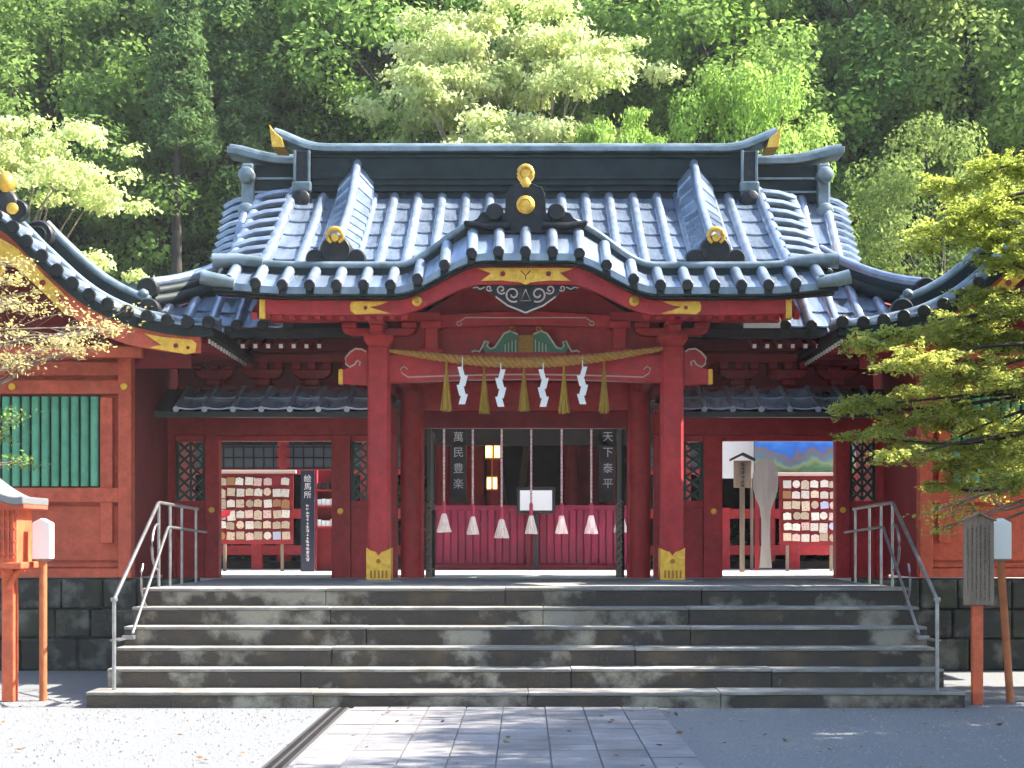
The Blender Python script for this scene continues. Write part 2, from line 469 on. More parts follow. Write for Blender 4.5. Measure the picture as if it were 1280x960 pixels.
def canopy_roof():
    ys = [Y0, Y0+.28, Y0+.56] + [Y0+.57+i*(2.95/12) for i in range(13)]
    xs = [-3.82 + 7.64*i/76 for i in range(77)]
    m = MB().grid(lambda x, y: (x, y, z_front(x, y)), xs, ys)
    m.grid(lambda x, y: (x, y, z_front(x, y) - .08), xs, ys[::-1])
    # eave face
    m.grid(lambda x, k: (x, Y0 - .001, z_front(x, Y0) - .08*(1-k)), xs, [0, 1])
    roof = part(build('canopy_roof', m, M['roofbed'], gate), 'front canopy roof with cusped eave and ribbed blue-grey tiles')
    # back slope, ends at the middle ridge (rear half mirrored, plain)
    bm = MB().grid(lambda x, y: (x, 4.5 - y, z_main(x, y)), [-3.8, 0, 3.8], [Y0 + 3.5 - i*.3 for i in range(4)])
    build('back_slope', bm, M['tile'], roof)
    # ribs down the main slope
    cols = [.17 + PITCH*k for k in range(9)]
    colx = sorted([-c for c in cols] + cols)
    yb = lambda x: Y0 + .60 + (.0 if S(x) < .03 else min(1.15, S(x)*1.0))
    for x in colx: rib(roof, x, 2.12, yb(x), z_main)
    lay_pans(roof, [-3.30] + colx + [3.30], lambda x: 2.1, yb, z_main, .47, None)
    # the eave band: short tiles with round ends, and the roll behind them
    n = 23; ex = [-3.62 + 7.24*k/(n-1) for k in range(n)]
    for x in ex:
        dz = (z_band(x+.02, Y0) - z_band(x-.02, Y0)) / .04
        pts = [(x, Y0-.05 + .6*i/3, z_band(x, max(Y0, Y0-.05+.6*i/3)) + .05) for i in range(4)]
        build('eave_tile', MB().tube(pts, [.068,.069,.071,.07], 10), M['rib'], roof, smooth=True)
        c = (x, Y0 - .05, z_band(x, Y0) + .045)
        build('eave_disc', MB().disc(c, .070, .03, 14), M['onig'], roof)
    for a, b in zip(ex, ex[1:]):
        m = MB(); q = []
        us = [a+.05, (a+b)/2, b-.05]
        m.grid(lambda x, y: (x, y, z_band(x, y) + .026 - .012*(1 - abs((x-a)/(b-a)*2-1))), us, [Y0-.035, Y0+.27])
        m.grid(lambda x, y: (x, y, z_band(x, y) + .018 - .012*(1 - abs((x-a)/(b-a)*2-1))), us, [Y0+.25, Y0+.55])
        m.grid(lambda x, k: (x, Y0-.035, z_band(x, Y0) + .026*k - .06*(1-k)), us, [0, 1])
        build('eave_pan', m, M['tile'], roof)
    xs2 = [-3.8 + 7.6*i/90 for i in range(91)]
    # roll that closes the band, a real raised lip behind the short tiles
    m = MB().strip([(x, z_band(x, Y0+.56)+.115) for x in xs2], [(x, z_band(x, Y0+.56)-.02) for x in xs2], Y0+.56, Y0+.64)
    build('band_lip', m, M['ridge'], roof)
    build('band_roll', MB().tube([(x, Y0+.585, z_band(x, Y0+.56)+.13) for x in xs2], .05, 8), M['capm'], roof, smooth=True)
    # thick dark eave edge below tiles
    xs3 = [-3.78 + 7.56*i/90 for i in range(91)]
    m = MB().strip([(x, z_band(x, Y0)-.005) for x in xs3], [(x, z_band(x, Y0)-.085) for x in xs3], Y0-.03, Y0+.10)
    build('eave_board', m, M['ridge'], roof)
    m = MB().strip([(x, z_band(x, Y0)-.087) for x in xs3], [(x, z_band(x, Y0)-.115) for x in xs3], Y0+.04, Y0+.20)
    build('eave_board', m, M['onig'], roof)
    # verges: cross-laid tiles between two ribs
    for s in (-1, 1):
        vz = lambda x, y: z_main(s*3.3, y)
        rib(roof, s*3.33, 2.15, Y0+.62, vz, r=.085, lift=.06)
        rib(roof, s*3.80, 2.15, Y0+.62, lambda x, y: z_main(s*3.3, y) - .10, r=.085, lift=.06)
        m = MB().grid(lambda x, y: (x, y, z_main(s*3.3, y) + .015 - .1*(abs(x)-3.3)/.5), [s*3.28, s*3.86], [2.15 - i*.35 for i in range(9)])
        build('verge_bed', m, M['onig'], roof)
        for k in range(8):
            y = 1.98 - k*.345; z = z_main(s*3.3, y)
            build('verge_tile', MB().tube([(s*3.36, y, z+.11), (s*3.60, y-.01, z+.08), (s*3.84, y-.02, z+.0)], .078, 8, flat=.8), M['rib'], roof, smooth=True)
        # verge edge roll at the corner
        build('corner_roll', MB().tube([(s*3.30, Y0+.55, z_band(3.3, Y0+.55)+.14),(s*3.6, Y0+.53, z_band(3.6,Y0+.53)+.15),(s*3.92, Y0+.50, z_band(3.8,Y0+.5)+.14)], [.07,.085,.095], 10), M['capm'], roof, smooth=True)
        build('corner_roll', MB().tube([(s*3.55, Y0-.03, z_band(3.6, Y0)+.03),(s*3.78, Y0-.05, z_band(3.8,Y0)+.05),(s*3.95, Y0-.06, z_band(3.8,Y0)+.09)], [.07,.085,.09], 10), M['capm'], roof, smooth=True)
    # descending ridges with their end ornaments
    for s in (-1, 1):
        xc = s*2.40; ys_ = [2.05 - i*.2575 for i in range(11)]
        h = lambda y: .26 + .22*sstep(1.0, 2.1, y)
        prof = [(-.26,0),(-.24,.55),(-.06,1.0),(.06,1.0),(.24,.55),(.26,0)]
        nP = len(prof)
        for i in range(10):
            vs = []
            for y, g in ((ys_[i], .97), (ys_[i+1]-.02, 1.04)):
                zz = z_main(xc, y); vs += [(xc + p*g, y, zz + q*h(y)*g) for p, q in prof]
            fs = [(k, k+1, nP+k+1, nP+k) for k in range(nP-1)] + [tuple(range(nP-1,-1,-1)), tuple(range(nP, 2*nP))]
            build('descending_ridge', MB().add(vs, fs), M['tile'], roof)
        build('ridge_roll', MB().tube([(xc, y, z_main(xc,y) + h(y) + .03) for y in ys_], .065, 10), M['rib'], roof, smooth=True)
        for e in (-1, 1):
            build('ridge_roll', MB().tube([(xc + e*.255, y, z_main(xc,y) + .06) for y in ys_], .05, 8), M['rib'], roof, smooth=True)
        y = ys_[-1]; z = z_main(xc, y) + .12
        m = MB().disc((xc, y, z+.10), .205, .13, 20).disc((xc-.26, y, z-.0), .125, .11, 16).disc((xc+.26, y, z-.0), .125, .11, 16)
        m.disc((xc-.13, y, z-.10), .10, .12, 14).disc((xc+.13, y, z-.10), .10, .12, 14)
        part(build('ridge_end_ornament', m, M['onig'], roof, smooth=True), 'black trefoil roof ornament')
        g = [(xc + .095*math.sin(a), y-.16, z + .27 + .095*math.cos(a)) for a in [R(-150 + 20*k) for k in range(16)]]
        build('gilt_crest', MB().tube(g, [.018 + .016*math.sin(math.pi*(15-i if i > 7 else i)/15) for i in range(16)], 8).disc((xc, y-.13, z+.25), .055, .05, 12), M['gold'], roof, smooth=True)
    # main ridge
    yr = 2.2; xr = 3.17
    build('ridge', MB().box(-xr, xr, yr-.20, yr+.20, 6.55, 7.22), M['ridge'], roof)
    for z, w in ((6.66,.25),(6.75,.235),(6.84,.225),(7.15,.24)):
        build('ridge_moulding', MB().box(-xr, xr, yr-w, yr+w, z, z+.035), M['ridge'], roof, bev=.008)
    up = lambda x: .25*sstep(2.75, 3.75, abs(x))**1.6
    xs = [-3.62 + 7.24*i/60 for i in range(61)]
    m = MB().strip([(x, 7.30+up(x)) for x in xs], [(x, 7.225+up(x)) for x in xs], yr-.30, yr+.30)
    build('ridge_cap', m, M['capm'], roof, bev=.01)
    build('ridge_cap', MB().tube([(x, yr, 7.33+up(x)) for x in xs], .075, 10), M['capm'], roof, smooth=True)
    for s in (-1, 1):
        x = s*3.17
        build('ridge_pillar', MB().box(x-.10, x+.10, yr-.34, yr+.2, 6.48, 7.223), M['onig'], roof, bev=.02)
        for e in (-1, 1):
            build('pillar_trim', MB().box(x+e*.10-.018, x+e*.10+.018, yr-.37, yr-.30, 6.50, 7.222), M['capm'], roof, bev=.008)
        build('pillar_trim', MB().box(x-.14, x+.14, yr-.40, yr-.28, 6.62, 6.78), M['capm'], roof, bev=.03)
        build('pillar_scroll', MB().lathe([(.11,0),(.13,.02),(.13,.26),(.11,.28)], (x, yr-.46, 6.52), 14, 'y'), M['onig'], roof, smooth=True)
        build('gilt_tip', MB().prism([(s*3.42,7.27),(s*3.60,7.28),(s*3.64,7.60),(s*3.56,7.49),(s*3.46,7.41)][::(1 if s<0 else -1)], yr-.315, yr+.2), M['gold'], roof, bev=.01)
    # central ornament on the cusped eave
    yo = Y0 + .50; z0 = z_band(0, yo) + .04
    out = [(-.74,.02),(-.78,.10),(-.68,.09),(-.60,.14),(-.56,.20),(-.50,.22),(-.47,.30),(-.38,.32),(-.31,.28),(-.27,.20),(-.255,.20),(-.25,.42),(-.20,.53),(-.08,.57)]
    poly = out + [(-x, z) for x, z in out[::-1]] + [(.70,-.05),(-.70,-.05)]
    part(build('central_ornament', MB().prism([(x, z0+z) for x, z in poly][::-1], yo-.07, yo+.10), M['onig'], roof, bev=.02), 'black carved ornament with gilt round crest')
    for s in (-1, 1):
        build('ornament_scroll', MB().disc((s*.385, yo-.06, z0+.21), .11, .07, 16), M['onig'], roof, smooth=True)
        build('ornament_scroll', MB().tube([(s*.2, yo-.08, z0+.05),(s*.5, yo-.08, z0+.03),(s*.76, yo-.08, z0+.08)], [.06,.05,.03], 8), M['onig'], roof, smooth=True)
    build('gilt_crest', MB().disc((0, yo-.072, z0+.30), .115, .04, 22), M['gold'], roof, smooth=True)
    build('gilt_crest', MB().tube([(.075*math.cos(a), yo-.115, z0+.30+.075*math.sin(a)) for a in [R(30*k) for k in range(13)]], .012, 6), M['gold'], roof, smooth=True)
    m = MB().tube([(.082*math.sin(a), yo-.03, z0+.70+.095*math.cos(a)) for a in [R(-155+22*k) for k in range(15)]], .034, 8)
    m.disc((0, yo-.01, z0+.70), .065, .05, 16).lathe([(.055,0),(.075,.05),(.05,.12)], (0, yo-.03, z0+.52), 12)
    part(build('gilt_finial', m, M['gold'], roof, smooth=True), 'gilt ring finial')
canopy_roof()

# main (hip and gable) roof behind and lower
XR = .15
def z_rear(x, y):
    t = max(0, y - .3); return 4.50 + .62*t + .09*t*t + .16*sstep(3.6, 5.3, abs(x-XR))**2*max(0, 1 - t/1.2)
def main_roof():
    xs = [XR + s for s in [-5.25,-4.7,-4.1,-3.5,-2.5,0,2.5,3.5,4.1,4.7,5.25]]
    top = MB().grid(lambda x, y: (x, y, z_rear(x, y)), [XR-4.1, XR-3, XR, XR+3, XR+4.1], [.3+.1*i*2.7 for i in range(11)])
    roof = part(build('main_roof', top, M['roofbed'], gate), 'hip and gable main roof showing either side of the canopy')
    build('back_slope', MB().grid(lambda x, y: (x, 6.0-y, z_rear(x, y)), [XR-4.4, XR, XR+4.4], [1.2+.18*i for i in range(11)]), M['tile'], roof)
    for s in (-1, 1):
        # corner triangle in front of the hip, and the side slope
        hip = lambda t: (XR + s*(4.1 + 1.15*t), 1.42 - 1.12*t)
        m = MB(); vs = []; fs = []
        n = 8
        for i in range(n+1):
            hx, hy = hip(i/n); zz = z_rear(hx, hy)
            vs += [(hx, .3, z_rear(hx, .3)), (hx, hy, zz), (hx, hy, zz), (XR+s*5.25, hy, z_rear(XR+s*5.25, .3) + .0)]
        for i in range(n):
            a, b = 4*i, 4*i+4
            fs += [(a,a+1,b+1,b), (a+2,a+3,b+3,b+2)]
        # side slope going back
        build('hip_bed', m.add(vs, fs), M['roofbed'], roof)
        m = MB().grid(lambda u, y: (XR + s*(4.1+1.15*u), y, z_rear(XR, 1.42)*(1-u) + z_rear(XR+s*5.25, .3)*u - .25*u*(1-u)), [0,.33,.66,1], [1.42,2.2,3.2,4.4])
        build('side_slope', m, M['tile'], roof)
        # ribs and pans of the visible corner
        ribs = [3.62, 3.96, 4.30, 4.62, 4.92]
        def ytop(ax): return 1.42 - 1.12*max(0, (ax - 4.1)/1.15) if ax > 4.1 else 1.9
        cx = [XR + s*r for r in ribs]
        for r, x in zip(ribs, cx): rib(roof, x, ytop(r) - .02, .28, z_rear, r=.07, n=5)
        edges = sorted([XR + s*3.28] + cx + [XR + s*5.2])
        lay_pans(roof, edges, lambda x: max(.55, ytop(abs(x-XR)) - .06), lambda x: .30, z_rear, .36, None)
        for k in range(6):
            x = XR + s*(3.28 + .34*k)
            build('eave_disc', MB().disc((x + s*.0, .27, z_rear(x, .3) + .03), .075, .03, 12), M['onig'], roof)
        # upper verge columns and cross tiles
        rib(roof, XR + s*3.92, 2.95, 1.30, z_rear, r=.085, lift=.05)
        rib(roof, XR + s*4.28, 2.95, 1.30, z_rear, r=.075, lift=.03)
        lay_pans(roof, sorted([XR+s*3.92, XR+s*4.28]), lambda x: 2.9, lambda x: 1.35, z_rear, .40, None)
        for k in range(13):
            y = 2.88 - k*.135; z = z_rear(XR, y)
            build('verge_tile', MB().tube([(XR+s*4.30, y, z+.05), (XR+s*4.46, y-.01, z-.0), (XR+s*4.60, y-.02, z-.09)], .05, 7), M['rib'], roof, smooth=True)
        build('verge_bed', MB().grid(lambda x, y: (x, y, z_rear(XR, y) + .0 - .12*(abs(x-XR)-4.25)/.35), [XR+s*4.25, XR+s*4.60], [2.95-.2*i for i in range(9)]), M['onig'], roof)
        # hip ridge
        pts = []
        for i in range(9):
            t = -.12 + 1.0*i/8; hx, hy = hip(t); pts.append((hx, hy, z_rear(XR + s*4.1, hy if hy > .3 else .3)*1.0 + .27 + .24*t*t))
        zs = [p[2] for p in pts]
        m = MB()
        for off, w, hh in ((-.17,.10,.12),(-.05,.085,.11)):
            m.tube([(p[0],p[1],p[2]+off) for p in pts], w, 8)
        build('hip_ridge', m, M['ridge'], roof, smooth=True)
        build('ridge_roll', MB().tube([(p[0],p[1],p[2]+.07) for p in pts], .075, 10), M['rib'], roof, smooth=True)
        e = pts[-1]
        build('ridge_end_ornament', MB().disc((e[0]+s*.04, e[1]-.02, e[2]-.02), .15, .12, 18).disc((e[0]+s*.14, e[1]-.0, e[2]-.18), .09, .1, 14), M['onig'], roof, smooth=True)
    # ridge
    yr = 3.0
    build('ridge', MB().box(XR-4.2, XR+4.2, yr-.18, yr+.18, 6.7, 7.24), M['ridge'], roof)
    for z in (6.82, 7.02): build('ridge_moulding', MB().box(XR-4.2, XR+4.2, yr-.21, yr+.21, z, z+.03), M['capm'], roof)
    up = lambda x: .16*sstep(3.6, 4.6, abs(x-XR))**1.5
    xx = [XR - 4.55 + 9.1*i/60 for i in range(61)]
    build('ridge_cap', MB().strip([(x, 7.34+up(x)) for x in xx], [(x, 7.245+up(x)) for x in xx], yr-.26, yr+.26), M['capm'], roof, bev=.01)
    build('ridge_cap', MB().tube([(x, yr, 7.37+up(x)) for x in xx], .07, 8), M['capm'], roof, smooth=True)
    for s in (-1, 1):
        x = XR + s*4.24
        build('ridge_pillar', MB().box(x-.09, x+.09, yr-.30, yr+.15, 6.55, 7.243), M['capm'], roof, bev=.03)
        for zz in (7.05, 6.52): build('pillar_scroll', MB().lathe([(.10,0),(.12,.02),(.12,.24),(.10,.26)], (x, yr-.42, zz), 14, 'y'), M['capm'], roof, smooth=True)
    # eave edge and gable infill
    ex = [XR - 5.2 + 10.4*i/40 for i in range(41)]
    build('eave_board', MB().strip([(x, z_rear(x,.3)-.01) for x in ex], [(x, z_rear(x,.3)-.13) for x in ex], .28, .45), M['onig'], roof)
    for s in (-1, 1):
        xs_ = XR + s*4.02
        yy = [1.35+.2*i for i in range(9)]; n_ = len(yy)
        vs = [(xs_, y, z_rear(XR, y)-.14) for y in yy] + [(xs_, y, 5.2) for y in yy] + [(xs_-s*.06, y, z_rear(XR, y)-.14) for y in yy] + [(xs_-s*.06, y, 5.2) for y in yy]
        fs = [(i,i+1,n_+i+1,n_+i) for i in range(n_-1)] + [(2*n_+i,3*n_+i,3*n_+i+1,2*n_+i+1) for i in range(n_-1)]
        build('gable_board', MB().add(vs, fs), M['maroon'], roof)
    # soffit and white-tipped rafters
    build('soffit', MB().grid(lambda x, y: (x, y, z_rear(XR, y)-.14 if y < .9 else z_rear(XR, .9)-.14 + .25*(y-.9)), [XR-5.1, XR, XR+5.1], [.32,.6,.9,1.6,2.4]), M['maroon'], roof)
    rm = MB().bar((0,.10,-.20), (0,2.0,.55), .075, .075); rme = shared('rafter', rm, M['maroon'])
    tm = MB().box(-.024,.024,-.012,0,-.026,.026); tme = shared('rafter_tip', tm, M['white'])
    for s in (-1, 1):
        for k in range(13):
            x = XR + s*(2.9 + .17*k)
            inst('rafter', rme, None, roof, (x, .40, 4.49))
            inst('rafter_tip', tme, None, roof, (x, .495, 4.285), (R(21),0,0))
main_roof()

def gate_frame():
    # front posts
    for s in (-1, 1):
        x = s*1.90; w = .145
        oct_ = [(-w,-w+.035),(-w+.035,-w),(w-.035,-w),(w,-w+.035),(w,w-.035),(w-.035,w),(-w+.035,w),(-w,w-.035)]
        m = MB(); n = 8
        vs = [(x+a, b, GZ+.03) for a, b in oct_] + [(x+a, b, 4.20) for a, b in oct_]
        m.add(vs, [tuple(range(7,-1,-1)), tuple(range(8,16))] + [(i,(i+1)%8,(i+1)%8+8,i+8) for i in range(8)])
        p = build('post', m, M['red'], gate)
        # gilt shoe: two faces with notched tops
        ww = w + .014; zt = GZ+.44
        def notch(a0, a1):
            c = (a0+a1)/2; q = (a1-a0)
            return [(a0,GZ+.03),(a1,GZ+.03),(a1,zt),(c+q*.30,zt-.035),(c+q*.12,zt-.05),(c,zt-.10),(c-q*.12,zt-.05),(c-q*.30,zt-.035),(a0,zt)]
        sh = MB().prism(notch(x-ww, x+ww), -ww-.004, ww+.004)
        g = build('gilt_shoe', sh, M['gold'], p)
        hl = MB().disc((x, -ww-.004, GZ+.27), .03, .012, 12)
        for k in range(5): hl.box(x-.11+.05*k, x-.085+.05*k, -ww-.012, -ww-.003, GZ+.05, GZ+.15)
        build('shoe_studs', hl, mat('dark_gilt', (.35,.17,.02), .5, .5), p)
        build('base_stone', MB().lathe([(.30,0),(.29,.015),(.24,.03)], (x,0,GZ-.001), 20), M['deck'], p)
        # pillar behind, at the doorway
        px = s*1.63
        pl = build('pillar', MB().lathe([(.165,0),(.17,1.5),(.165,3.4)], (px,2.2,GZ), 20), M['red'], gate, smooth=True)
        build('pillar', MB().box(min(s*1.46,s*1.52), max(s*1.46,s*1.52), 2.1, 2.3, GZ, 3.95), M['red'], gate, bev=.01)
        # tie beam from front post to pillar (curved)
        pts = [Vector((s*(1.90-.27*t), 2.2*t, 3.86 + .18*math.sin(math.pi*t*.9))) for t in [i/8 for i in range(9)]]
        m = MB()
        for a, b in zip(pts, pts[1:]): m.bar(a, b, .16, .26)
        build('tie_beam', m, M['red'], gate)
        # nosing carved like a beast's head with gilt outline
        o = [(0,.02),(.05,-.10),(.16,-.08),(.27,-.02),(.37,-.01),(.37,-.17),(.12,-.21),(.05,-.27),(0,-.27)]
        base = 4.03
        nose = [(s*(2.045+a), base+b) for a, b in [(0,.10),(.07,.15),(.16,.16),(.24,.11),(.30,.03),(.29,-.05),(.24,-.09),(.33,-.12),(.33,-.30),(.12,-.32),(0,-.33)]]
        build('nosing', MB().prism(nose if s < 0 else nose[::-1], -.07, .07), M['red'], gate, bev=.012)
        line = [(s*(2.045+a), -.075, base+b) for a, b in [(.02,.11),(.07,.145),(.16,.155),(.235,.105),(.295,.03),(.285,-.05),(.235,-.085),(.17,-.05),(.14,.0),(.10,-.02),(.11,-.07)]]
        build('nosing_outline', MB().tube(line, .013, 6), M['pale'], gate)
        build('gilt_cap', MB().box(min(s*2.37,s*2.43), max(s*2.37,s*2.43), -.078, .078, base-.31, base-.11), M['gold'], gate, bev=.012)
        # bracket set
        zb = 4.20
        build('bracket_block', MB().add([(x-.12,-.12,zb),(x+.12,-.12,zb),(x+.12,.12,zb),(x-.12,.12,zb),(x-.19,-.19,zb+.08),(x+.19,-.19,zb+.08),(x+.19,.19,zb+.08),(x-.19,.19,zb+.08),(x-.19,-.19,zb+.15),(x+.19,-.19,zb+.15),(x+.19,.19,zb+.15),(x-.19,.19,zb+.15)],
            [(3,2,1,0),(0,1,5,4),(1,2,6,5),(2,3,7,6),(3,0,4,7),(4,5,9,8),(5,6,10,9),(6,7,11,10),(7,4,8,11),(8,9,10,11)]), M['red'], gate)
        arm = [(x-.48,zb+.25),(x-.46,zb+.19),(x-.36,zb+.152),(x+.36,zb+.152),(x+.46,zb+.19),(x+.48,zb+.25)]
        build('bracket_arm', MB().prism(arm, -.08, .08), M['red'], gate, bev=.01)
        build('bracket_arm', MB().box(x-.08, x+.08, -.50, .5, zb+.152, zb+.248), M['red'], gate, bev=.015)
        for dx in (-.39, 0, .39):
            q = x + dx
            build('bearing_block', MB().box(q-.10, q+.10, -.10, .10, zb+.252, zb+.33), M['red'], gate, bev=.02)
        build('bearing_block', MB().box(x-.10, x+.10, -.52, -.32, zb+.252, zb+.33), M['red'], gate, bev=.02)
        # inner strut under the cusped board
        build('strut', MB().box(s*1.22-.085, s*1.22+.085, -.10, .10, 4.16, 4.55), M['red'], gate, bev=.012)
        build('bearing_block', MB().box(s*1.22-.14, s*1.22+.14, -.15, .15, 4.44, 4.54), M['red'], gate, bev=.02)
        build('bearing_block', MB().box(s*1.22-.15, s*1.22+.15, -.13, .13, 4.115, 4.18), M['red'], gate, bev=.015)
    # front lintel
    lx = 1.76; n = 24
    tp = [(-lx + 2*lx*i/n, 4.10 + .03*math.cos(math.pi*(i/n-.5))) for i in range(n+1)]
    bt = [(-lx + 2*lx*i/n, 3.74 + .05*math.cos(math.pi*(i/n-.5))) for i in range(n+1)]
    lint = build('lintel', MB().strip(tp, bt, -.10, .10), M['red'], gate, bev=.012)
    ln = [(-1.52 + 3.04*i/20, -.105, 3.81 + .035*math.cos(math.pi*(i/20-.5))) for i in range(21)]
    build('pale_line', MB().tube(ln, .010, 6), M['pale'], lint)
    for s in (-1, 1):
        build('pale_line', MB().tube([(s*1.52,-.105,3.81),(s*1.60,-.105,3.86),(s*1.62,-.105,3.92),(s*1.57,-.105,3.95),(s*1.53,-.105,3.91)], .009, 6), M['pale'], lint)
    # eave purlins left and right of the swell, and the cusped gable infill
    for s in (-1, 1):
        build('purlin', MB().box(min(s*1.10,s*3.30), max(s*1.10,s*3.30), -.09, .09, 4.535, 4.66), M['red'], gate, bev=.01)
    xs = [-1.75 + 3.5*i/50 for i in range(51)]
    build('gable_panel', MB().strip([(x, 4.60 + .47*S(x)) for x in xs], [(x, 4.08) for x in xs], .12, .20), M['red'], gate)
    build('upper_beam', MB().strip([(-1.10+2.2*i/20, 4.62+.05*math.cos(math.pi*(i/20-.5))) for i in range(21)], [(-1.10+2.2*i/20, 4.46+.03*math.cos(math.pi*(i/20-.5))) for i in range(21)], -.08, .119), M['red'], gate, bev=.01)
    build('pale_line', MB().tube([(-.86,-.085,4.53),(-.78,-.085,4.585),(.78,-.085,4.585),(.86,-.085,4.53)], .009, 6), M['pale'], gate)
    for s in (-1, 1):
        build('pale_line', MB().tube([(s*(.86+.03*math.sin(a)), -.085, 4.51+.03*math.cos(a)) for a in [R(40*k) for k in range(8)]], .008, 6), M['pale'], gate)
    build('strut', MB().box(-.10,.10,-.07,.119,4.66,5.02), M['red'], gate, bev=.01)
    # soffit boards and rafters under the canopy
    xs2 = [-3.7 + 7.4*i/60 for i in range(61)]
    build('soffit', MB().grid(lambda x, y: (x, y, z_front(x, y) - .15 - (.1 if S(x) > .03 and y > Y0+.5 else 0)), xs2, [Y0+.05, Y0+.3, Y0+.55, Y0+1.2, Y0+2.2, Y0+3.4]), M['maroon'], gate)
    rm = MB().bar((0,0,0), (0,2.9,1.28), .075, .09); rme = shared('rafter', rm, M['red'])
    for s in (-1, 1):
        for k in range(13):
            inst('rafter', rme, None, gate, (s*(1.50 + .155*k), -1.02, 4.475))
    # cusped barge board with gilt fittings
    xb = [-3.25 + 6.5*i/80 for i in range(81)]
    hz = lambda x: 4.66 + .41*S(x*.99) + .02*sstep(2.5,3.25,abs(x))
    hb = lambda x: hz(x) - (.195 + .03*S(x))
    board = build('barge_board', MB().strip([(x, hz(x)) for x in xb], [(x, hb(x)) for x in xb], -1.16, -1.06), M['red'], gate, bev=.008)
    build('board_moulding', MB().strip([(x, hz(x)+.03) for x in xb], [(x, hz(x)-.028) for x in xb], -1.19, -1.162), M['red'], board)
    for s in (-1, 1):
        def fit(pts, yy=-1.178): return MB().prism([(s*a, b) for a, b in (pts if s > 0 else pts)][::(1 if s < 0 else -1)], yy, yy+.016)
        z = hz(1.9) - .105
        # end cap, swallow-tailed band, rosette
        build('gilt_fitting', MB().box(min(s*3.20,s*3.275), max(s*3.20,s*3.275), -1.18, -1.04, 4.42, 4.73), M['gold'], board, bev=.01)
        pts = [(2.14,z+.07),(2.10,z+.08),(1.90,z+.075),(1.68,z+.08),(1.80,z+.03),(1.92,z+.01),(1.80,z-.03),(1.66,z-.07),(1.90,z-.072),(2.10,z-.08),(2.15,z-.04),(2.16,z+.02)]
        build('gilt_fitting', fit(pts), M['gold'], board)
        build('fitting_stud', MB().disc((s*1.97, -1.178, z), .025, .012, 10), M['maroon'], board)
        build('gilt_rosette', MB().disc((s*1.335, -1.165, hb(1.335)+.105), .065, .03, 16), M['gold'], board, smooth=True)
        build('gilt_rosette', MB().disc((s*1.335, -1.195, hb(1.335)+.105), .03, .02, 10), mat('gilt_dark', (.45,.22,.03), .45, .5), board, smooth=True)
    zc = hz(0) - .11
    half = [(0,zc+.085),(.20,zc+.09),(.38,zc+.085),(.58,zc+.075),(.42,zc+.02),(.55,zc-.075),(.30,zc-.07),(.14,zc-.085),(.06,zc-.095),(0,zc-.125)]
    poly = half + [(-a,b) for a,b in half[::-1][1:-1]]
    build('gilt_fitting', MB().prism(poly, -1.185, -1.162), M['gold'], board)
    for s in (-1, 1): build('fitting_stud', MB().disc((s*.28,-1.185,zc+.01), .032, .012, 10), M['maroon'], board)
    build('fitting_stud', MB().tube([(-.06,-1.187,zc+.05),(0,-1.187,zc-.01),(.06,-1.187,zc+.05)], .008, 5).tube([(0,-1.187,zc-.01),(0,-1.187,zc-.06)], .008, 5), M['maroon'], board)
    # pendant under the board: dark carved plate with pale scroll work
    zt = zc - .11
    h = [(0,zt),(.30,zt),(.66,zt-.02),(.62,zt-.07),(.44,zt-.08),(.36,zt-.16),(.22,zt-.27),(.08,zt-.33),(0,zt-.365)]
    pend = build('gable_pendant', MB().prism((h + [(-a,b) for a,b in h[::-1][1:-1]])[::1], -1.11, -1.06), M['onig'], gate)
    def curl(c, r0, a0, turns, sgn, n=22):
        return [(c[0] + sgn*r*math.cos(a), -1.118, c[1] + r*math.sin(a)) for r, a in [(r0*(1-.75*i/n), a0 + turns*2*math.pi*i/n) for i in range(n+1)]]
    m = MB()
    for s in (-1, 1):
        m.tube(curl((s*.155, zt-.12), .10, R(-120), 1.3, s), .011, 6)
        m.tube(curl((s*.30, zt-.06), .06, R(-140), 1.2, s), .010, 6)
        m.tube(curl((s*.45, zt-.045), .04, R(-150), 1.1, s), .009, 6)
        m.tube([(s*.37,-1.118,zt-.15),(s*.22,-1.118,zt-.26),(s*.08,-1.118,zt-.315),(0,-1.118,zt-.35)], .011, 6)
        m.tube([(s*.50,-1.118,zt-.03),(s*.56,-1.118,zt-.06),(s*.60,-1.118,zt-.03),(s*.65,-1.118,zt-.045)], .008, 6)
    m.tube([(0,-1.118,zt-.06),(-.06,-1.118,zt-.2),(.06,-1.118,zt-.2),(0,-1.118,zt-.06)], .010, 6)
    build('pendant_scroll', m, M['pale'], pend, smooth=True)
    # frog-leg strut: green carving with pale outline over the lintel
    zk = 4.13
    h = [(.10,zk+.24),(.20,zk+.285),(.28,zk+.25),(.34,zk+.16),(.40,zk+.07),(.46,zk+.05),(.50,zk+.09),(.48,zk+.14),(.53,zk+.15),(.56,zk+.08),(.52,zk),(.10,zk)]
    k0 = thing_part = build('frog_leg_strut', MB().box(-.105,.105,-.03,.03,zk,zk+.235), M['straw'], gate)
    for s in (-1, 1):
        build('carved_leg', MB().prism([(s*a,b) for a,b in h][::(-1 if s>0 else 1)], -.06, .06), mat('verdigris_green', (.07,.17,.11), .6) if s < 0 else bpy.data.materials['verdigris_green'], k0)
        m = MB().tube([(s*a,-.068,b) for a,b in h[:10]] + [(s*.60,-.068,zk+.015),(s*.66,-.068,zk+.03),(s*.70,-.068,zk+.01)], .013, 6)
        for q in range(4): m.tube([(s*(.13+.045*q),-.066,zk+.01),(s*(.13+.045*q),-.066,zk+.17-.02*q)], .008, 5)
        build('carved_outline', m, mat('celadon_line', (.50,.55,.44), .6) if s < 0 else bpy.data.materials['celadon_line'], k0)
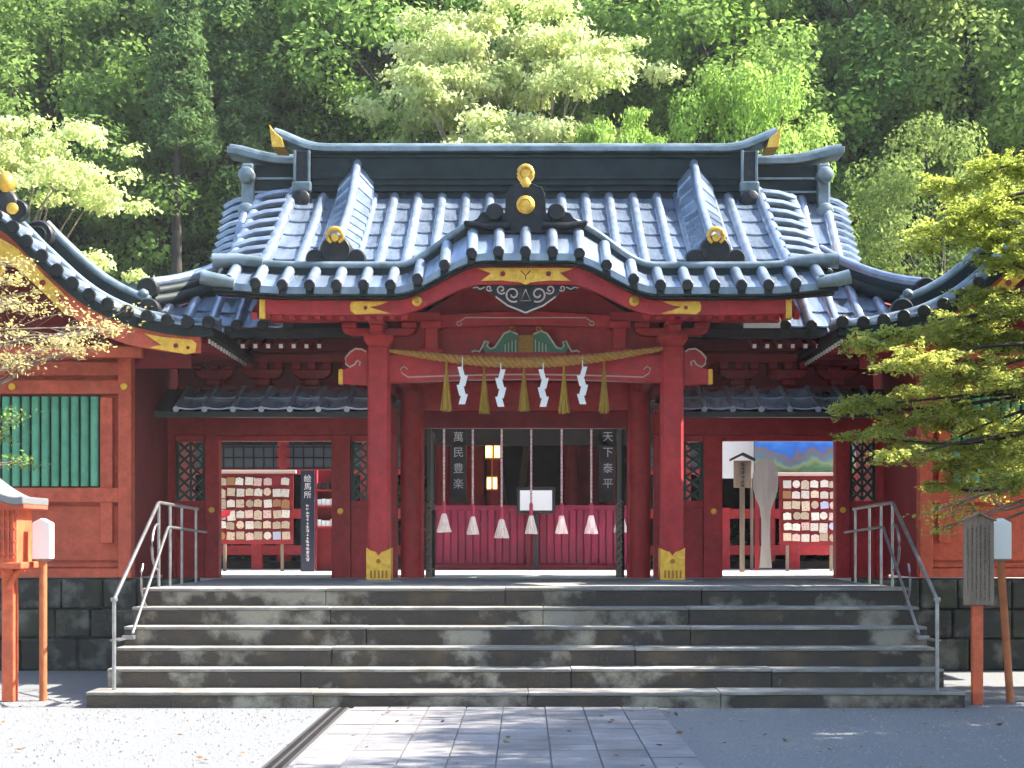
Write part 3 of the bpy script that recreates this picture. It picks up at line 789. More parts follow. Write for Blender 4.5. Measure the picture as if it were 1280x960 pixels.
        build('pale_line', MB().tube([(s*(.17+.03*math.sin(a)), -.085, 4.435+.035*math.cos(a)) for a in [R(50*k) for k in range(8)]], .007, 5), M['straw'], k0)
    # doorway frame on the pillar line
    build('door_lintel', MB().box(-1.462,1.462,2.05,2.30,3.55,3.95), M['red'], gate, bev=.01)
    build('door_head', MB().box(-1.462,1.462,2.08,2.26,3.30,3.546), M['maroon'], gate, bev=.01)
    build('transom_panel', MB().box(-1.60,1.60,2.10,2.24,3.954,4.9), M['maroon'], gate)
    build('head_beam', MB().box(-5.0,5.0,2.13,2.42,4.40,4.62), M['maroon'], gate, bev=.01)
    # open door leaves folded back, with carved openwork
    for s in (-1, 1):
        x = s*1.40
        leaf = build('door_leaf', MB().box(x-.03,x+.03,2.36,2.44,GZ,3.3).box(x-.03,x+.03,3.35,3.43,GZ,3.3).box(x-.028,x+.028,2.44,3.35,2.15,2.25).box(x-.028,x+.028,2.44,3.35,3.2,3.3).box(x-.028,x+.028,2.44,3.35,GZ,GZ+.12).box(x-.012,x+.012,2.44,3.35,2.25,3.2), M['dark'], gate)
        m = MB(); f = s*1.34
        edge = s*1.375
        m.box(min(edge-.07,edge+.02),max(edge-.07,edge+.02),2.30,2.35,GZ,2.15)
        build('door_stile', m, M['oldwood'], leaf)
        m = MB()
        for q in range(9):
            zz = GZ + .1 + q*.115
            m.tube([(edge-.06,2.285,zz),(edge-.02,2.275,zz+.05),(edge+.015,2.285,zz+.09)], .017, 5).tube([(edge+.01,2.285,zz),(edge-.04,2.28,zz+.06)], .014, 5)
        build('carved_openwork', m, mat('grey_carving', (.26,.21,.18), .7) if s < 0 else bpy.data.materials['grey_carving'], leaf)
        build('door_stile', MB().box(edge-.05,edge+.01,2.30,2.35,2.16,3.3), mat('grey_green_stile', (.10,.12,.10), .6) if s < 0 else bpy.data.materials['grey_green_stile'], leaf)
gate_frame()

# ================================================================== straw rope, paper streamers
def rope():
    yb = -.26
    ends = (-1.74, 4.135), (1.76, 4.16)
    def P(t):
        x = ends[0][0] + (ends[1][0]-ends[0][0])*t
        z = ends[0][1] + (ends[1][1]-ends[0][1])*t - .165*math.sin(math.pi*t)**1.0
        return Vector((x, yb, z))
    t_ = thing('sacred_straw_rope', (0, yb, 3.95), 'thick twisted golden straw rope strung across the gate lintel', 'rope')
    for k in range(3):
        pts, rr = [], []
        for i in range(161):
            t = i/160; a = 2*math.pi*(t*15 + k/3); rad = .014 + .026*math.sin(math.pi*t)**.8
            p = P(t); pts.append((p.x, p.y + rad*math.cos(a), p.z + rad*math.sin(a))); rr.append(rad*.92)
        build('strand', MB().tube(pts, rr, 7), M['straw'], t_, smooth=True)
    for s, t in ((-1,0.005),(1,.995)):
        p = P(t); build('rope_tie', MB().tube([(p.x, p.y, p.z),(p.x+s*.03,-.1,p.z+.02)], .02, 6), M['straw'], t_)
    xs = [558,605,655,705,755]
    for i, px in enumerate(xs):
        x = (px-CX)*20.74/FPX; t = (x-ends[0][0])/(ends[1][0]-ends[0][0]); p = P(t)
        r = random.Random(i); m = MB(); zt = p.z-.07; zb = 3.32 + r.uniform(-.01,.03)
        m.tube([(x,yb,p.z-.04),(x,yb,zt-.12)], .014, 6)
        for q in range(26):
            a = r.random()*6.28; rr_ = .072*math.sqrt(r.random())
            dx, dy = rr_*math.cos(a), rr_*math.sin(a)
            m.tube([(x+dx*.15,yb+dy*.15,zt-.08),(x+dx*.45,yb+dy*.45,(zt+zb)/2),(x+dx,yb+dy,zb+r.uniform(0,.03))], [.008,.012,.013], 5)
        m.lathe([(.012,0),(.03,-.25),(.055,-.50)], (x,yb,zt-.06), 10)
        build('straw_tassel', m, M['tassel'], t_)
    names = ['leftmost','second from the left','third from the left','rightmost']
    for i, px in enumerate([578,626,679,728]):
        x = (px-CX)*20.7/FPX; t = (x-ends[0][0])/(ends[1][0]-ends[0][0]); p = P(t); y = yb - .075
        m = MB(); r = random.Random(20+i)
        m.tube([(x,y+.03,p.z+.03),(x,y,p.z-.12)], .008, 5)
        z = p.z-.10; w = .085; side = 1 if i % 2 else -1; xo = 0
        hs = [.13,.14,.14,.13]
        for k, hh in enumerate(hs):
            off = (-.030 if k % 2 else .030)*side; ww = w*(.75 if k == 0 else 1.0); tw = r.uniform(-.4,.4)
            cx = x + off; dy = .02*math.sin(tw)
            sk = .035*side*(1 if k % 2 else -1)
            vs = [(cx-ww/2,y+dy,z),(cx+ww/2,y-dy,z),(cx+ww/2+sk,y-dy-.012,z-hh),(cx-ww/2+sk,y+dy-.012,z-hh)]
            vs += [(a,b+.003,c) for a,b,c in vs]
            m.add(vs, [(0,3,2,1),(4,5,6,7),(0,1,5,4),(1,2,6,5),(2,3,7,6),(3,0,4,7)])
            z -= hh*.86; y -= .006
        o = build('paper_streamer', m, M['paper'])
        tag(o, f'white zigzag paper streamer hanging from the straw rope, {names[i]} of the four', 'streamer', 'paper streamers on the rope')
rope()

# ================================================================== SIDE CORRIDORS (with open doorways)
def corridor(s):
    side = 'left' if s < 0 else 'right'
    t = thing('corridor_wall', (s*3.5, 2.2, GZ), f'dark red corridor wall with an open doorway to the {side} of the gate', 'wall', 'corridor walls beside the gate')
    X = lambda a, b: (min(s*a,s*b), max(s*a,s*b))
    d0, d1 = (2.78,4.39) if s < 0 else (2.82,4.44)
    y0, y1 = 2.12, 2.28
    B = lambda nm, a, b, z0, z1, mt, ya=y0, yb=y1, bev=.008: build(nm, MB().box(*X(a,b), ya, yb, z0, z1), mt, t, bev=bev)
    B('post', d1+.002, d1+.20, GZ, 3.20, M['red'], 2.08, 2.30)
    B('post', d0-.27, d0-.002, GZ, 3.20, M['red'], 2.08, 2.30)
    B('post', 5.02, 5.20, GZ, 3.20, M['red'], 2.08, 2.30)
    B('post', 1.84, 2.02, GZ, 3.20, M['red'], 2.08, 2.30)
    B('beam', 1.83, 5.25, 3.204, 3.50, M['red'], 2.06, 2.32)
    B('beam', d0-.02, d1+.02, 3.12, 3.20, M['red'], 2.13, 2.27)
    B('beam', 1.84, 5.2, 3.504, 3.58, M['red'], 1.98, 2.32)
    B('upper_wall', 1.8, 5.0, 3.71, 4.40, M['maroon'], 2.20, 2.30, 0)
    B('wall_beam', 1.85, 5.0, 3.80, 3.90, M['red'], 2.12, 2.198)
    B('wall_beam', 1.85, 5.0, 4.24, 4.36, M['red'], 2.06, 2.198)
    for q in (2.35, 3.05, 3.75, 4.45):
        B('bracket_block', q-.10, q+.10, 3.902, 4.0, M['red'], 2.0, 2.197, .02)
        build('bracket_arm', MB().prism([(s*q-.28,4.13),(s*q-.26,4.06),(s*q-.18,4.003),(s*q+.18,4.003),(s*q+.26,4.06),(s*q+.28,4.13)], 2.02, 2.196), M['red'], t, bev=.008)
        for e in (-.22, 0, .22): B('bearing_block', q+e-.065, q+e+.065, 4.133, 4.236, M['red'], 2.0, 2.195, .015)
    # lattice windows: framed diamonds, open to the light behind
    for (a, b) in ((d1+.21, 5.015), (2.03, d0-.275)):
        B('panel', a, b, GZ, 2.17, M['red'], 2.15, 2.22)
        B('rail', a, b, 2.174, 2.26, M['red'], 2.10, 2.27)
        B('rail', a, b, 3.11, 3.20, M['red'], 2.10, 2.27)
        wa, wb = a+.03, b-.03; nx = 2; cw = (wb-wa)/nx; rows = 5; ch = .83/rows
        fr = MB().box(*X(a,a+.04),2.15,2.2,2.264,3.106).box(*X(b-.04,b),2.15,2.2,2.264,3.106).box(*X((a+b)/2-.016,(a+b)/2+.016),2.155,2.195,2.264,3.106)
        win = build('lattice_window', fr, M['dkgreen'], t)
        for i in range(nx):
            for j in range(rows):
                xa, xb = wa+i*cw, wa+(i+1)*cw; za, zb = 2.275+j*ch, 2.275+(j+1)*ch
                m = MB().bar((s*xa,2.175,za),(s*xb,2.175,zb),.035,.035,(0,1,0)).bar((s*xb,2.172,za),(s*xa,2.172,zb),.035,.035,(0,1,0))
                build('lattice_bar', m, M['dkgreen'], win)
    for gx, gz in ((d1+.10,2.13),(d0-.13,2.11)):
        build('gilt_rosette', MB().disc((s*gx,2.075,gz), .045, .025, 14), M['gold'], t, smooth=True)
    # pent roof above
    xs0, xs1 = 1.86, 4.9
    zf = lambda x, y: 3.41 + .42*(y-.25)
    m = MB().grid(lambda x, y: (s*x, y, zf(x, y)), [xs0, xs1], [.25, 1.1]).grid(lambda x, y: (s*x, y, zf(x, y)-.07), [xs0, xs1], [.25, 1.1])
    m.box(*X(xs0,xs1), .25, .35, 3.32, 3.395).box(*X(xs0,xs1), 1.05, 2.2, 3.66, 3.74)
    rf = build('pent_roof', m, M['onig'], t)
    xr = xs0 + .12; edges = []
    while xr < xs1:
        pts = [(s*xr, .23 + .86*i/3, zf(xr, .23+.86*i/3)+.02) for i in range(4)]
        build('roof_rib', MB().tube(pts, .042, 8), M['rib'], rf, smooth=True); edges.append(s*xr); xr += .375
    edges.sort()
    lay_pans(rf, edges, lambda x: 1.08, lambda x: .25, zf, .45, None)
    return t
corridor(-1); corridor(1)

# ================================================================== SIDE HALLS (gable towards the viewer)
PROF = [(0,5.72),(.2,5.65),(.55,5.31),(1.1,4.82),(1.6,4.55),(2.1,4.42),(2.45,4.37),(2.78,4.37)]
def prof(d):
    d = abs(d)
    for (a, za), (b, zb) in zip(PROF, PROF[1:]):
        if d <= b:
            t = (d-a)/(b-a); i = PROF.index((a, za))
            m0 = (PROF[i+1][1]-PROF[i-1][1])/(PROF[i+1][0]-PROF[i-1][0]) if i else 0
            j = i+1; m1 = (PROF[j+1][1]-PROF[j-1][1])/(PROF[j+1][0]-PROF[j-1][0]) if j < len(PROF)-1 else -.05
            h = b-a; t2, t3 = t*t, t*t*t
            return (2*t3-3*t2+1)*za + (t3-2*t2+t)*h*m0 + (-2*t3+3*t2)*zb + (t3-t2)*h*m1
    return PROF[-1][1]
def hall(s):
    side = 'left' if s < 0 else 'right'
    xc = s*6.68; Yf = -.90
    lab = ('vermilion side hall with green slatted window and gilt-trimmed gable, left of the gate' if s < 0
           else 'vermilion side hall half hidden by the leafy tree, right of the gate')
    t = thing('side_hall', (xc, 2, GZ), lab, 'hall', 'side halls flanking the gate')
    ds = [-2.78 + 5.56*i/64 for i in range(65)]
    m = MB().strip([(xc+d, prof(d)) for d in ds], [(xc+d, prof(d)-.12) for d in ds], Yf, 4.2)
    rf = build('roof', m, M['roofbed'], t)
    # verge band: short round tiles pointing at the viewer, following the gable curve
    L = 0; acc = [(0, 0.0)]
    for i in range(1, 279):
        d = i*.01; L += math.hypot(.01, prof(d)-prof(d-.01)); acc.append((d, L))
    tot = L; n = 13
    for k in range(n):
        target = .10 + (tot-.14)*k/(n-1); d = min(acc, key=lambda q: abs(q[1]-target))[0]
        for e in (-1, 1):
            x = xc + e*d
            if abs(x) > 9.2: continue
            z = prof(d) + .045
            build('eave_tile', MB().tube([(x, Yf-.06, z-.01),(x, Yf+.2, z),(x, Yf+.50, z+.01)], .078, 9), M['rib'], rf, smooth=True)
            build('eave_disc', MB().disc((x, Yf-.055, z-.01), .084, .03, 12), M['onig'], rf)
    for k in range(n-1):
        ta = .10 + (tot-.14)*k/(n-1); tb = .10 + (tot-.14)*(k+1)/(n-1)
        da = min(acc, key=lambda q: abs(q[1]-ta))[0]; db = min(acc, key=lambda q: abs(q[1]-tb))[0]
        for e in (-1, 1):
            if abs(xc + e*da) > 9.2: continue
            dd = [da+.03, (da+db)/2, db-.03]
            m = MB().strip([(xc+e*q, prof(q)+.035) for q in dd], [(xc+e*q, prof(q)+.002) for q in dd], Yf-.035, Yf+.5)
            build('eave_pan', m, M['tile'], rf)
    m = MB().strip([(xc+d, prof(d)+.10) for d in ds], [(xc+d, prof(d)+.002) for d in ds], Yf+.52, Yf+.60)
    build('band_lip', m, M['ridge'], rf)
    build('band_roll', MB().tube([(xc+d, Yf+.55, prof(d)+.125) for d in ds], .048, 8), M['capm'], rf, smooth=True)
    # courses behind the band: ribs run down the slopes
    y = Yf + .95
    while y < 4.0:
        for e in (-1, 1):
            if e == s: continue
            build('roof_rib', MB().tube([(xc+e*d, y, prof(d)+.03) for d in [.25+.25*i for i in range(11)]], .07, 8), M['rib'], rf, smooth=True)
        y += .34
    # eave face facing the gate, with white-tipped rafters below
    for e in (-1, 1):
        xe = xc + e*2.78
        if abs(xe) > 9: continue
        build('eave_board', MB().box(min(xe-e*.10,xe+e*.015), max(xe-e*.10,xe+e*.015), Yf+.02, 4.2, 4.23, 4.295), M['onig'], rf)
        y = Yf + .25
        tme = shared('rafter_tip', MB().box(-.012,.012,-.032,.032,-.032,.032), M['white'])
        rme = shared('rafter', MB().box(-.5,.5,-.035,.035,-.035,.035), M['maroon'])
        while y < 4.1:
            inst('rafter', rme, None, rf, (xe - e*.60, y, 4.21)); inst('rafter_tip', tme, None, rf, (xe - e*.088, y, 4.21)); y += .20
        y = Yf + .45
        while y < 4.1:
            build('eave_disc', MB().lathe([(.07,0),(.07,.02)], (xe+e*.005,y,4.385), 8), M['onig'], rf) if False else None
            y += .34
    # thick dark edge and barge board
    build('verge_edge', MB().strip([(xc+d, prof(d)-.005) for d in ds], [(xc+d, prof(d)-.13) for d in ds], Yf-.03, Yf+.12), M['ridge'], rf)
    db = [-2.62 + 5.24*i/60 for i in range(61)]
    bd = build('barge_board', MB().strip([(xc+d, prof(d)-.13) for d in db], [(xc+d, prof(d)-.13-(.20+.10*(1-abs(d)/2.62))) for d in db], Yf+.05, Yf+.13), M['verm'], t)
    build('board_moulding', MB().strip([(xc+d, prof(d)-.128) for d in db], [(xc+d, prof(d)-.18) for d in db], Yf+.02, Yf+.048), M['verm'], bd)
    g = [(.0,-.15),(.0,-.42)]
    # gilt fittings: at the peak, and near each lower end
    for e in (-1, 1):
        def gp(lst): return [(xc + e*d, prof(d) + o) for d, o in lst]
        pk = gp([(.02,-.19),(.35,-.18),(.70,-.19),(.98,-.20),(.80,-.28),(.95,-.44),(.62,-.41),(.35,-.44),(.02,-.46)])
        build('gilt_fitting', MB().prism(pk[::(-1 if e > 0 else 1)], Yf+.005, Yf+.049-.03), M['gold'], bd)
        lo = gp([(1.92,-.18),(2.15,-.18),(2.52,-.17),(2.58,-.22),(2.56,-.33),(2.45,-.355),(2.20,-.34),(1.98,-.345),(2.14,-.28)])
        build('gilt_fitting', MB().prism(lo[::(-1 if e > 0 else 1)], Yf+.005, Yf+.019), M['gold'], bd)
        build('fitting_stud', MB().disc((xc+e*2.32, Yf+.005, prof(2.32)-.26), .03, .012, 10), M['maroon'], bd)
        build('fitting_stud', MB().disc((xc+e*2.47, Yf+.005, prof(2.47)-.27), .022, .012, 10), M['maroon'], bd)
        build('fitting_stud', MB().disc((xc+e*.66, Yf+.005, prof(.66)-.30), .04, .012, 10), M['maroon'], bd)
    build('gilt_fitting', MB().disc((xc, Yf, 5.12), .20, .03, 20).prism([(xc-.16,5.10),(xc,4.75),(xc+.16,5.10)][::1], Yf-.02, Yf-.001), M['gold'], bd)
    # descending ridge beside the verge, end ornaments
    for e in (-1, 1):
        if e == s: continue
        dd = [.42 + 1.35*i/12 for i in range(13)]
        m = MB(); yd = Yf + .95
        build('descending_ridge', MB().strip([(xc+e*d, prof(d)+.34-.05*i/12) for i, d in enumerate(dd)], [(xc+e*d, prof(d)-.02) for d in dd], yd-.11, yd+.11), M['ridge'], rf)
        build('ridge_roll', MB().tube([(xc+e*d, yd, prof(d)+.38-.05*i/12) for i, d in enumerate(dd)], .07, 10), M['capm'], rf, smooth=True)
        a = (xc+e*.38, yd-.10, prof(.38)+.16)
        build('ridge_end_ornament', MB().disc(a, .20, .12, 20), M['onig'], rf, smooth=True)
        build('ornament_scroll', MB().tube([(a[0]+.10*math.cos(q), a[1]-.125, a[2]+.10*math.sin(q)) for q in [R(30*k) for k in range(13)]], .022, 6), M['ridge'], rf, smooth=True)
        b = (xc+e*1.80, yd-.08, prof(1.80)+.20)
        build('ridge_end_ornament', MB().disc(b, .15, .12, 18), M['onig'], rf, smooth=True)
        build('ridge_end_ornament', MB().lathe([(.01,-.07),(.06,-.04),(.075,0),(.06,.04),(.01,.07)], (b[0]-e*.10,b[1]+.05,b[2]+.22), 12), M['capm'], rf, smooth=True)
    build('ridge', MB().box(xc-.20, xc+.20, Yf+.5, Yf+1.0, 5.68, 6.05), M['ridge'], rf, bev=.02)
    build('ridge', MB().box(xc-.15, xc+.15, Yf+1.002, 4.2, 5.64, 5.77), M['ridge'], rf, bev=.02)
    build('ridge_end_ornament', MB().disc((xc, Yf+.42, 5.93), .26, .12, 20).disc((xc-.24, Yf+.42, 5.88), .14, .1, 16).disc((xc+.24, Yf+.42, 5.88), .14, .1, 16), M['onig'], rf, smooth=True)
    build('gilt_crest', MB().disc((xc+.19*(-s), Yf+.30, 5.89), .075, .03, 16), M['gold'], rf, smooth=True)
    build('gilt_finial', MB().lathe([(.05,0),(.10,.06),(.115,.14),(.08,.22),(.03,.27)], (xc+.10*(-s), Yf+.34, 6.10), 14), M['gold'], rf, smooth=True)
    # ---- walls
    xi = s*5.12; xo = s*8.4
    X = lambda a, b: (min(a,b), max(a,b))
    B = lambda nm, a, b, y0, y1, z0, z1, mt=None, bev=.008, par=None: build(nm, MB().box(*X(a,b), y0, y1, z0, z1), mt or M['verm'], par or t, bev=bev)
    zb = 1.21
    B('wall', xi-(-s)*.16, xo, .10, .16, zb, 4.25, M['verm'], 0)
    B('side_wall', xi, xi+s*.10, .16, 4.0, zb, 4.25, M['maroon'], 0)
    B('corner_post', xi, xi+s*.17, -.06, .14, zb, 4.15, M['verm'])
    B('post', xi+s*.26, xi+s*.42, 0, .099, 1.66, 3.56)
    B('beam', xi+s*.172, xo, -.03, .098, 3.60, 3.78)
    B('beam', xi-(-s)*.172, xo, -.01, .097, 3.84, 4.02)
    B('beam', xi+s*.172, xo, -.02, .097, 2.19, 2.38)
    B('beam', xi+s*.172, xo, -.02, .097, 1.212, 1.33)
    B('rail', xi+s*.172, xo, .05, .098, 1.34, 1.40)
    B('panel', xi+s*.172, xo, .06, .0985, 1.43, 2.15, M['verm'], .012)
    for gx in (xi+s*.09, xi+s*1.55):
        build('gilt_rosette', MB().disc((gx, -.065 if abs(gx-xi)<.2 else -.032, 3.69), .05, .03, 14), M['gold'], t, smooth=True)
    # green vertical slats
    win = B('window', xi+s*.43, xo, .07, .096, 2.39, 3.59, M['dkgreen'], 0)
    sme = shared('slat', MB().lathe([(.052,0),(.052,1.165)], (0,0,0), 10), M['green'], True)
    x = abs(xi) + .50
    while x < 8.0:
        inst('slat', sme, None, win, (s*x, .03, 2.40)); x += .128
    # gable infill behind the barge board
    dg = [-2.3 + 4.6*i/40 for i in range(41)]
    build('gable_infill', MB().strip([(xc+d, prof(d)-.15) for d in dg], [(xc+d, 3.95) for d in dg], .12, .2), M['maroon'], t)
    build('eave_purlin', MB().box(*X(xi-s*.25, xo), -.55, -.38, 4.02, 4.16), M['verm'], t, bev=.01)
    # foundation: courses of rough stone blocks
    f = build('foundation', MB().box(*X(s*4.34, s*9.2), .02, .5, -.05, 1.195), M['found'], t)
    r = random.Random(5 if s < 0 else 6)
    for row, (z0, z1) in enumerate(((0,.42),(.425,.80),(.805,1.19))):
        x = 4.36 + (.0 if row % 2 else -.0)
        while x < 8.2:
            w = r.uniform(.45,.85)
            build('stone', MB().box(*X(s*x, s*(x+w-.012)), -.05 + r.uniform(-.015,.02), .018, z0+.005, z1-.005), M['found'], f, bev=.03)
            x += w
    return t
hall(-1); hall(1)

# ================================================================== HANDRAILS
def handrail(s):
    side = 'left' if s < 0 else 'right'
    x = s*4.22
    t = thing('handrail', (x, -3, 0), f'steel pipe handrail climbing the {side} edge of the stone steps', 'handrail', 'handrails of the steps')
    r = .021
    up = [(x,-4.46,1.09),(x,-2.48,2.12),(x,-2.40,2.13),(x,-.25,2.10)]
    build('top_rail', MB().tube(up, r, 10), M['steel'], t, smooth=True)
    lo = [(x-s*.10,-4.10,.72),(x-s*.10,-2.42,1.84),(x-s*.10,-2.34,1.85),(x-s*.10,-.20,1.80)]
    build('lower_rail', MB().tube(lo, .017, 10), M['steel'], t, smooth=True)
    build('post', MB().tube([(x,-4.46,.16),(x,-4.46,1.09)], r, 10), M['steel'], t, smooth=True)
    build('post_cap', MB().lathe([(.036,-.02),(.04,0),(.036,.02)], (x,-4.46,1.09), 10), M['steel'], t, smooth=True)
    for y in (-2.44,-1.85,-1.2,-.35):
        build('post', MB().tube([(x,y,GZ),(x,y,2.12)], .017, 8), M['steel'], t, smooth=True)
    build('bracket', MB().box(min(x,x-s*.12), max(x,x-s*.12), -4.15,-4.05,.66,.70), M['steel'], t)
    build('bracket', MB().box(x-.05, x+.05, -4.44,-4.05,.66,.675), M['steel'], t)
    c = [(x-s*.01, -2.55 - .28*math.sin(a), 1.62 + .26*math.cos(a)) for a in [R(15*k) for k in range(13)]]
    build('curved_end', MB().tube(c, .016, 8), M['steel'], t, smooth=True)
    c = [(x, -2.75 - .55*math.sin(a), 1.25 - .35*math.cos(a)) for a in [R(10+14*k) for k in range(9)]]
    build('curved_end', MB().tube(c, .013, 8), M['steel'], t, smooth=True)
handrail(-1); handrail(1)

# ================================================================== text helper
def text_into(mb, s, c, size, yface, thick=.004):
    """flat characters standing in the XZ plane at yface, centred on c, facing -Y"""
    cu = bpy.data.curves.new('t', 'FONT'); cu.body = s; cu.size = size; cu.align_x = 'CENTER'; cu.align_y = 'CENTER'
    cu.resolution_u = 3; cu.fill_mode = 'BOTH'
    o = bpy.data.objects.new('t', cu); col.objects.link(o)
    dg = bpy.context.evaluated_depsgraph_get(); dg.update()
    me = bpy.data.meshes.new_from_object(o.evaluated_get(dg))
    vs = [v.co.copy() for v in me.vertices]; fs = [tuple(p.vertices) for p in me.polygons]
    bpy.data.objects.remove(o); bpy.data.curves.remove(cu)
    if vs:
        xm = (min(v.x for v in vs)+max(v.x for v in vs))/2; ym = (min(v.y for v in vs)+max(v.y for v in vs))/2
        mb.add([(c[0]+v.x-xm, yface, c[1]+v.y-ym) for v in vs], fs)
    bpy.data.meshes.remove(me)
def ink_marks(mb, x0, x1, z0, z1, yface, r, step=.03, w=.6):
    """illegible column of small brush strokes"""
    z = z1
    while z > z0:
        cw = (x1-x0)
        for k in range(3):
            a = x0 + cw*r.uniform(0,.3); b = x1 - cw*r.uniform(0,.3); zz = z - step*(k+.3)/3.6
            if r.random() < .75: mb.box(a, b, yface-.001, yface, zz-step*.06, zz+step*.06)
        q = x0 + cw*r.uniform(.3,.7); mb.box(q-cw*.08, q+cw*.08, yface-.001, yface, z-step*.8, z-step*.1)
        z -= step

# ================================================================== COURTYARD AND WORSHIP HALL BEHIND
def worship_hall():
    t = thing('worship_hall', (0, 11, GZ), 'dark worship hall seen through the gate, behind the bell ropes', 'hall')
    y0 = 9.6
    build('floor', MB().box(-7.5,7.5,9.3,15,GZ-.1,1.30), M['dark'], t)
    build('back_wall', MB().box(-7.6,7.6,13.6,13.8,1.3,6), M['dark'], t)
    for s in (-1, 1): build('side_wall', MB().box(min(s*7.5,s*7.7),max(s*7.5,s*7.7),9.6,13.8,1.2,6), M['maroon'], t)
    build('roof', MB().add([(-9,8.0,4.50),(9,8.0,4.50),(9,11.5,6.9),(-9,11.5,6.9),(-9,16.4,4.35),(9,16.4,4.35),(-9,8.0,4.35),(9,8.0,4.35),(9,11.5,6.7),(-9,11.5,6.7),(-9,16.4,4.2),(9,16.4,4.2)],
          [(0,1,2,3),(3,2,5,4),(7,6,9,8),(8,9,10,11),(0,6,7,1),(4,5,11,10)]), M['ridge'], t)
    for x in (-1.72,-.62,.92,1.72):
        build('pillar', MB().lathe([(.15,0),(.15,3.2)], (x,11.4,1.2), 14), M['maroon'], t, smooth=True)
    for x in (-4.6,-3.0,3.0,4.6):
        build('pillar', MB().lathe([(.15,0),(.15,3.2)], (x,9.7,1.2), 14), M['red'], t, smooth=True)
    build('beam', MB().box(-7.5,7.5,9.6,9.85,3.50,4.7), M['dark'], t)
    # inner wall panels between pillars, red; open dark bay in the middle
    for a, b in ((-1.62,-.85),(.98,1.65)):
        build('inner_panel', MB().box(a,b,11.7,11.76,1.3,4.2), M['maroon'], t)
    # side bays: low red rail, lattice window above
    for s in (-1, 1):
        X = lambda a, b: (min(s*a,s*b), max(s*a,s*b))
        build('rail', MB().box(*X(1.9,7.4),9.0,9.12,2.10,2.28), M['red'], t, bev=.01)
        build('rail', MB().box(*X(1.9,7.4),9.0,9.12,1.42,1.60), M['red'], t, bev=.01)
        build('rail', MB().box(*X(1.9,7.4),9.0,9.1,2.92,3.02), M['red'], t, bev=.01)
        for q in (2.4,3.6,4.9,6.1):
            build('rail_post', MB().box(*X(q,q+.2),8.98,9.14,1.157,2.3), M['red'], t, bev=.01)
        wz = build('lattice_window', MB().box(*X(2.2,7.2),9.62,9.66,2.95,3.62), mat('window_grey', (.10,.12,.145), .35) if s < 0 else bpy.data.materials['window_grey'], t)
        for k in range(26): build('lattice_bar', MB().box(*X(2.3+.19*k,2.325+.19*k),9.595,9.618,2.95,3.6), M['black'], wz)
        for k in range(3): build('lattice_bar', MB().box(*X(2.2,7.2),9.57,9.594,3.05+.2*k,3.075+.2*k), M['black'], wz)
    return t
worship_hall()

def offering_rail():
    t = thing('offering_barrier', (0,8.5,GZ), 'purple-red slatted barrier in front of the dark worship hall', 'barrier')
    x0, x1 = -1.78, 1.86; y = 8.5
    build('panel', MB().box(x0,x1,y+.03,y+.06,GZ+.05,2.24), M['purple'], t)
    build('top_rail', MB().box(x0-.02,x1+.02,y-.03,y+.10,2.244,2.33), M['purple'], t, bev=.01)
    build('bottom_rail', MB().box(x0-.02,x1+.02,y-.02,y+.09,GZ+.002,GZ+.09), M['maroon'], t, bev=.01)
    me = shared('slat', MB().box(-.055,.055,-.02,.025,0,1.06), M['purple'])
    x = x0 + .075
    while x < x1:
        inst('slat', me, None, t, (x, y, GZ+.12)); x += .135
    build('centre_post', MB().box(.02,.10,y-.06,y-.025,GZ,2.24), M['maroon'], t)
offering_rail()

def bells():
    pos = [555,591,627,664,702,739,776]
    words = ['leftmost','second from the left','third from the left','middle','third from the right','second from the right','rightmost']
    bot = [665,668,672,667,667,667,665]
    for i, px in enumerate(pos):
        D = 29.0; x = (px-CX)*D/FPX; y = D-CAMD; zb = EYE + (CY-bot[i])*D/FPX
        c = 'pink and white' if i in (4,5) else 'white'
        t = thing('bell_rope', (x,y,zb), f'{words[i]} of the hanging bell ropes, ending in a {c} tassel', 'bell rope', 'bell ropes hung before the worship hall')
        pts = [(x + .004*math.sin(k*1.7), y, zb + .52 + (4.15-zb-.52)*k/24) for k in range(25)]
        m = MB()
        for h in (0, math.pi):
            m.tube([(x + .010*math.cos(k*.9+h), y + .010*math.sin(k*.9+h), zb+.50 + (4.15-zb-.5)*k/90) for k in range(91)], .013, 6)
        build('rope', m, M['rope'], t, smooth=True)
        build('sleeve', MB().lathe([(.024,0),(.034,.02),(.034,.22),(.024,.25)], (x,y,zb+.30), 12), M['purple'], t, smooth=True)
        r = random.Random(i); m = MB(); n = 18; wd = r.uniform(.85,1.05); prof_ = [(.028*wd,.34),(.05*wd,.30),(.072*wd,.2),(.098*wd,.1),(.122*wd,.0)]
        vs = []
        for rr, h in prof_:
            for k in range(36):
                q = 1 + (.10 if k % 2 else -.08)*(1-h/.4) + r.uniform(-.03,.03); a = 2*math.pi*k/36
                vs.append((x+rr*q*math.cos(a), y+rr*q*math.sin(a), zb+h + (r.uniform(-.012,.012) if h == 0 else 0)))
        fs = [(j*36+k, j*36+(k+1)%36, (j+1)*36+(k+1)%36, (j+1)*36+k) for j in range(4) for k in range(36)] + [tuple(range(144,180))]
        build('tassel', MB().add(vs, [f[::-1] for f in fs]), M['pinkcot'] if i in (4,5) else M['cotton'], t)
bells()

